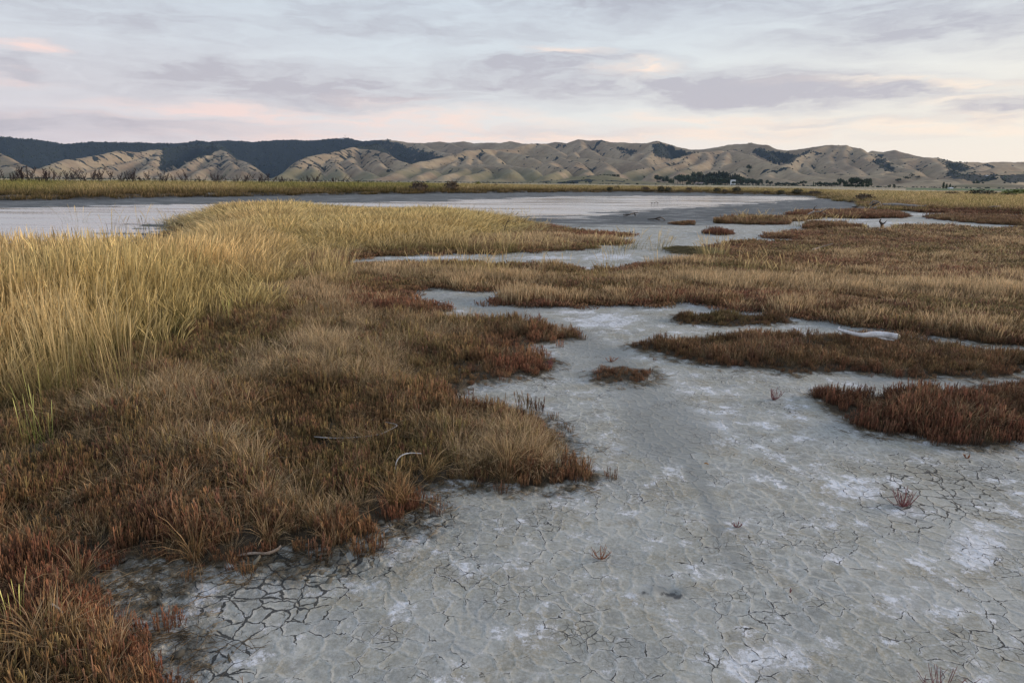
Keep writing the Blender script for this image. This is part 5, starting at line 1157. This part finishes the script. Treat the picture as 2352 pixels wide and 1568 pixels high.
# ------------------------------------------------------------------ buildings
M_wall = flat_mat('white_wall', (.75, .77, .80), .6, .05); M_roof = flat_mat('pale_roof', (.62, .65, .68), .5, .08); M_dk = flat_mat('window_glass', (.05, .055, .06), .2, .1)
M_rroof = flat_mat('dark_roof', (.20, .16, .15), .7, .1)
def boxm(name, x0, x1, y0, y1, z0, z1, mat, par):
    V = [(x0,y0,z0),(x1,y0,z0),(x1,y1,z0),(x0,y1,z0),(x0,y0,z1),(x1,y0,z1),(x1,y1,z1),(x0,y1,z1)]; F = [(0,3,2,1),(4,5,6,7),(0,1,5,4),(1,2,6,5),(2,3,7,6),(3,0,4,7)]
    return link(name, py_mesh(name, V, F, False), mat, par)
def house(label, x, y, D, w_, d_, h_, roofm, rz=0, name='house', cat='house', ztop=None):
    p = AT(np.array([float(x)]), np.array([float(y)]), float(D))[0]; Z_ = terr(float(p[0]), float(p[1]))
    if ztop is not None: h_ = float(AT(np.array([float(x)]), np.array([float(ztop)]), float(D))[0][2])-Z_-1.5
    r = empty(name, (float(p[0]), float(p[1]), Z_-.3), rz)
    boxm('wall', -w_/2, w_/2, -d_/2, d_/2, 0, h_, M_wall, r)
    e = .4; z0 = h_+.003; rh = d_*.22
    V = [(-w_/2-e, -d_/2-e, z0), (w_/2+e, -d_/2-e, z0), (w_/2+e, d_/2+e, z0), (-w_/2-e, d_/2+e, z0), (-w_/2-e, 0, z0+rh), (w_/2+e, 0, z0+rh)]
    link('roof', py_mesh('roof', V, [(0, 3, 2, 1), (0, 1, 5, 4), (2, 3, 4, 5), (0, 4, 3), (1, 2, 5)], False), roofm, r)
    for k in range(3): boxm('window', -w_/2+(k+.3)*w_/3, -w_/2+(k+.7)*w_/3, -d_/2-.03, -d_/2-.003, h_-1.9, h_-.7, M_dk, r)
    tag(r, label, cat); return r
house('white two storey farmhouse showing in front of the pine grove', 1684, 413.5, 1180, 7, 4.5, 4, M_roof, .15, ztop=412.2)
house('small white shed at the foot of the poplars by the green field', 2183, 433.5, 540, 2.2, 2, .9, M_roof, .1, 'shed', 'shed')
M_wall2 = M_wall; M_wall = flat_mat('weathered_wall', (.25, .22, .2)); house('long low grey barn in the paddock before the grove', 1607, 418, 1230, 16, 7, 2.6, M_rroof, 0, 'barn', 'barn'); M_wall = M_wall2
X_, Y_, Z_, D_ = hit([(2266, 408.5)]); 
house('tiny white cottage among the bushes on the right hill foot', 2266, 408.5, float(D_[0]), 5, 4, 2, M_roof, .2, 'cottage', 'house')
# radio mast and hut on the skyline
X_, Y_, Z_, D_ = [float(q[0]) for q in hit([(793, 318.6)])]
rm = empty('radio_mast', (X_, Y_, Z_-1)); tag(rm, 'tiny lattice radio mast on the dark skyline ridge', 'radio mast')
tubeobj('pole', [([Vector((0, 0, 0)), Vector((0, 0, 12)), Vector((0, 0, 26))], [1.0, .7, .4])], M_grey, rm, nseg=6, rough=0)
tubeobj('antenna_arm', [([Vector((-5, 0, 21)), Vector((5, 0, 21))], [.5, .5])], M_grey, rm, nseg=5, rough=0)
tubeobj('antenna_arm', [([Vector((-3, 0, 15)), Vector((4, 0, 15))], [.5, .5])], M_grey, rm, nseg=5, rough=0)
house('small hut beside the radio mast on the skyline', 786, 319.4, D_, 26, 12, 5, M_rroof, 0, 'hut', 'hut')

# ------------------------------------------------------------------ wading birds
M_bird = flat_mat('brown_feathers', (.10, .075, .06), .8, .3, 20)
def bird(x, y, face, label):
    X_, Y_ = G(float(x), float(y), -.06); b = Vector((float(X_), float(Y_), -.07)); me = bpy.data.meshes.new('wading_bird')
    f = face; vs = [(0, 0, .30), (-.10*f, 0, .29), (-.20*f, 0, .27), (.09*f, 0, .33), (.13*f, 0, .41), (.15*f, 0, .47), (.19*f, 0, .475), (.29*f, 0, .45), (.0, .035, .20), (.01*f, .035, .02), (.0, -.035, .20), (-.02*f, -.035, .02), (.05*f, .035, .01), (.02*f, -.035, .01)]
    me.from_pydata(vs, [(0, 1), (1, 2), (0, 3), (3, 4), (4, 5), (5, 6), (6, 7), (0, 8), (8, 9), (0, 10), (10, 11), (9, 12), (11, 13)], [])
    o = link('wading_bird', me, M_bird); o.location = b; md = o.modifiers.new('skin', 'SKIN'); md.use_smooth_shade = True
    rad = [.075, .065, .02, .06, .03, .034, .022, .006, .014, .008, .014, .008, .006, .006]
    for i, q in enumerate(rad): me.skin_vertices[0].data[i].radius = (q, q)
    me.skin_vertices[0].data[0].use_root = True; o.scale = (.62, .62, .62); o.modifiers.new('sub', 'SUBSURF').levels = 1; o.modifiers['sub'].render_levels = 1
    tag(o, label, 'bird', 'wading birds on the river')
bird(1497, 470.2, -1, 'left bird of three dark wading birds in the shallow water')
bird(1503.5, 470, 1, 'middle bird of three dark wading birds in the shallow water')
bird(1510, 469.8, -1, 'right bird of three dark wading birds in the shallow water')
tag_b = bird(1646, 451.6, 1, 'lone pale wading bird far out on the bright water')

# ------------------------------------------------------------------ haze
hm, N = newmat('haze'); pv = N('ShaderNodeVolumePrincipled', {'Color': (.52, .70, 1, 1), 'Density': 2.8e-5, 'Anisotropy': .2}); o_ = N.n.new('ShaderNodeOutputMaterial'); N.l.new(pv.outputs[0] if hasattr(pv, 'outputs') else pv, o_.inputs['Volume'])
a, zt, zb_ = 6500, 420, -6
V = [(-a, -600, zb_), (a, -600, zb_), (a, a, zb_), (-a, a, zb_), (-a, -600, zt), (a, -600, zt), (a, a, zt), (-a, a, zt)]
hz = link('haze', py_mesh('haze', V, [(0, 3, 2, 1), (4, 5, 6, 7), (0, 1, 5, 4), (1, 2, 6, 5), (2, 3, 7, 6), (3, 0, 4, 7)], False), hm); tag(hz, kind='stuff')
sc.cycles.volume_bounces = 0
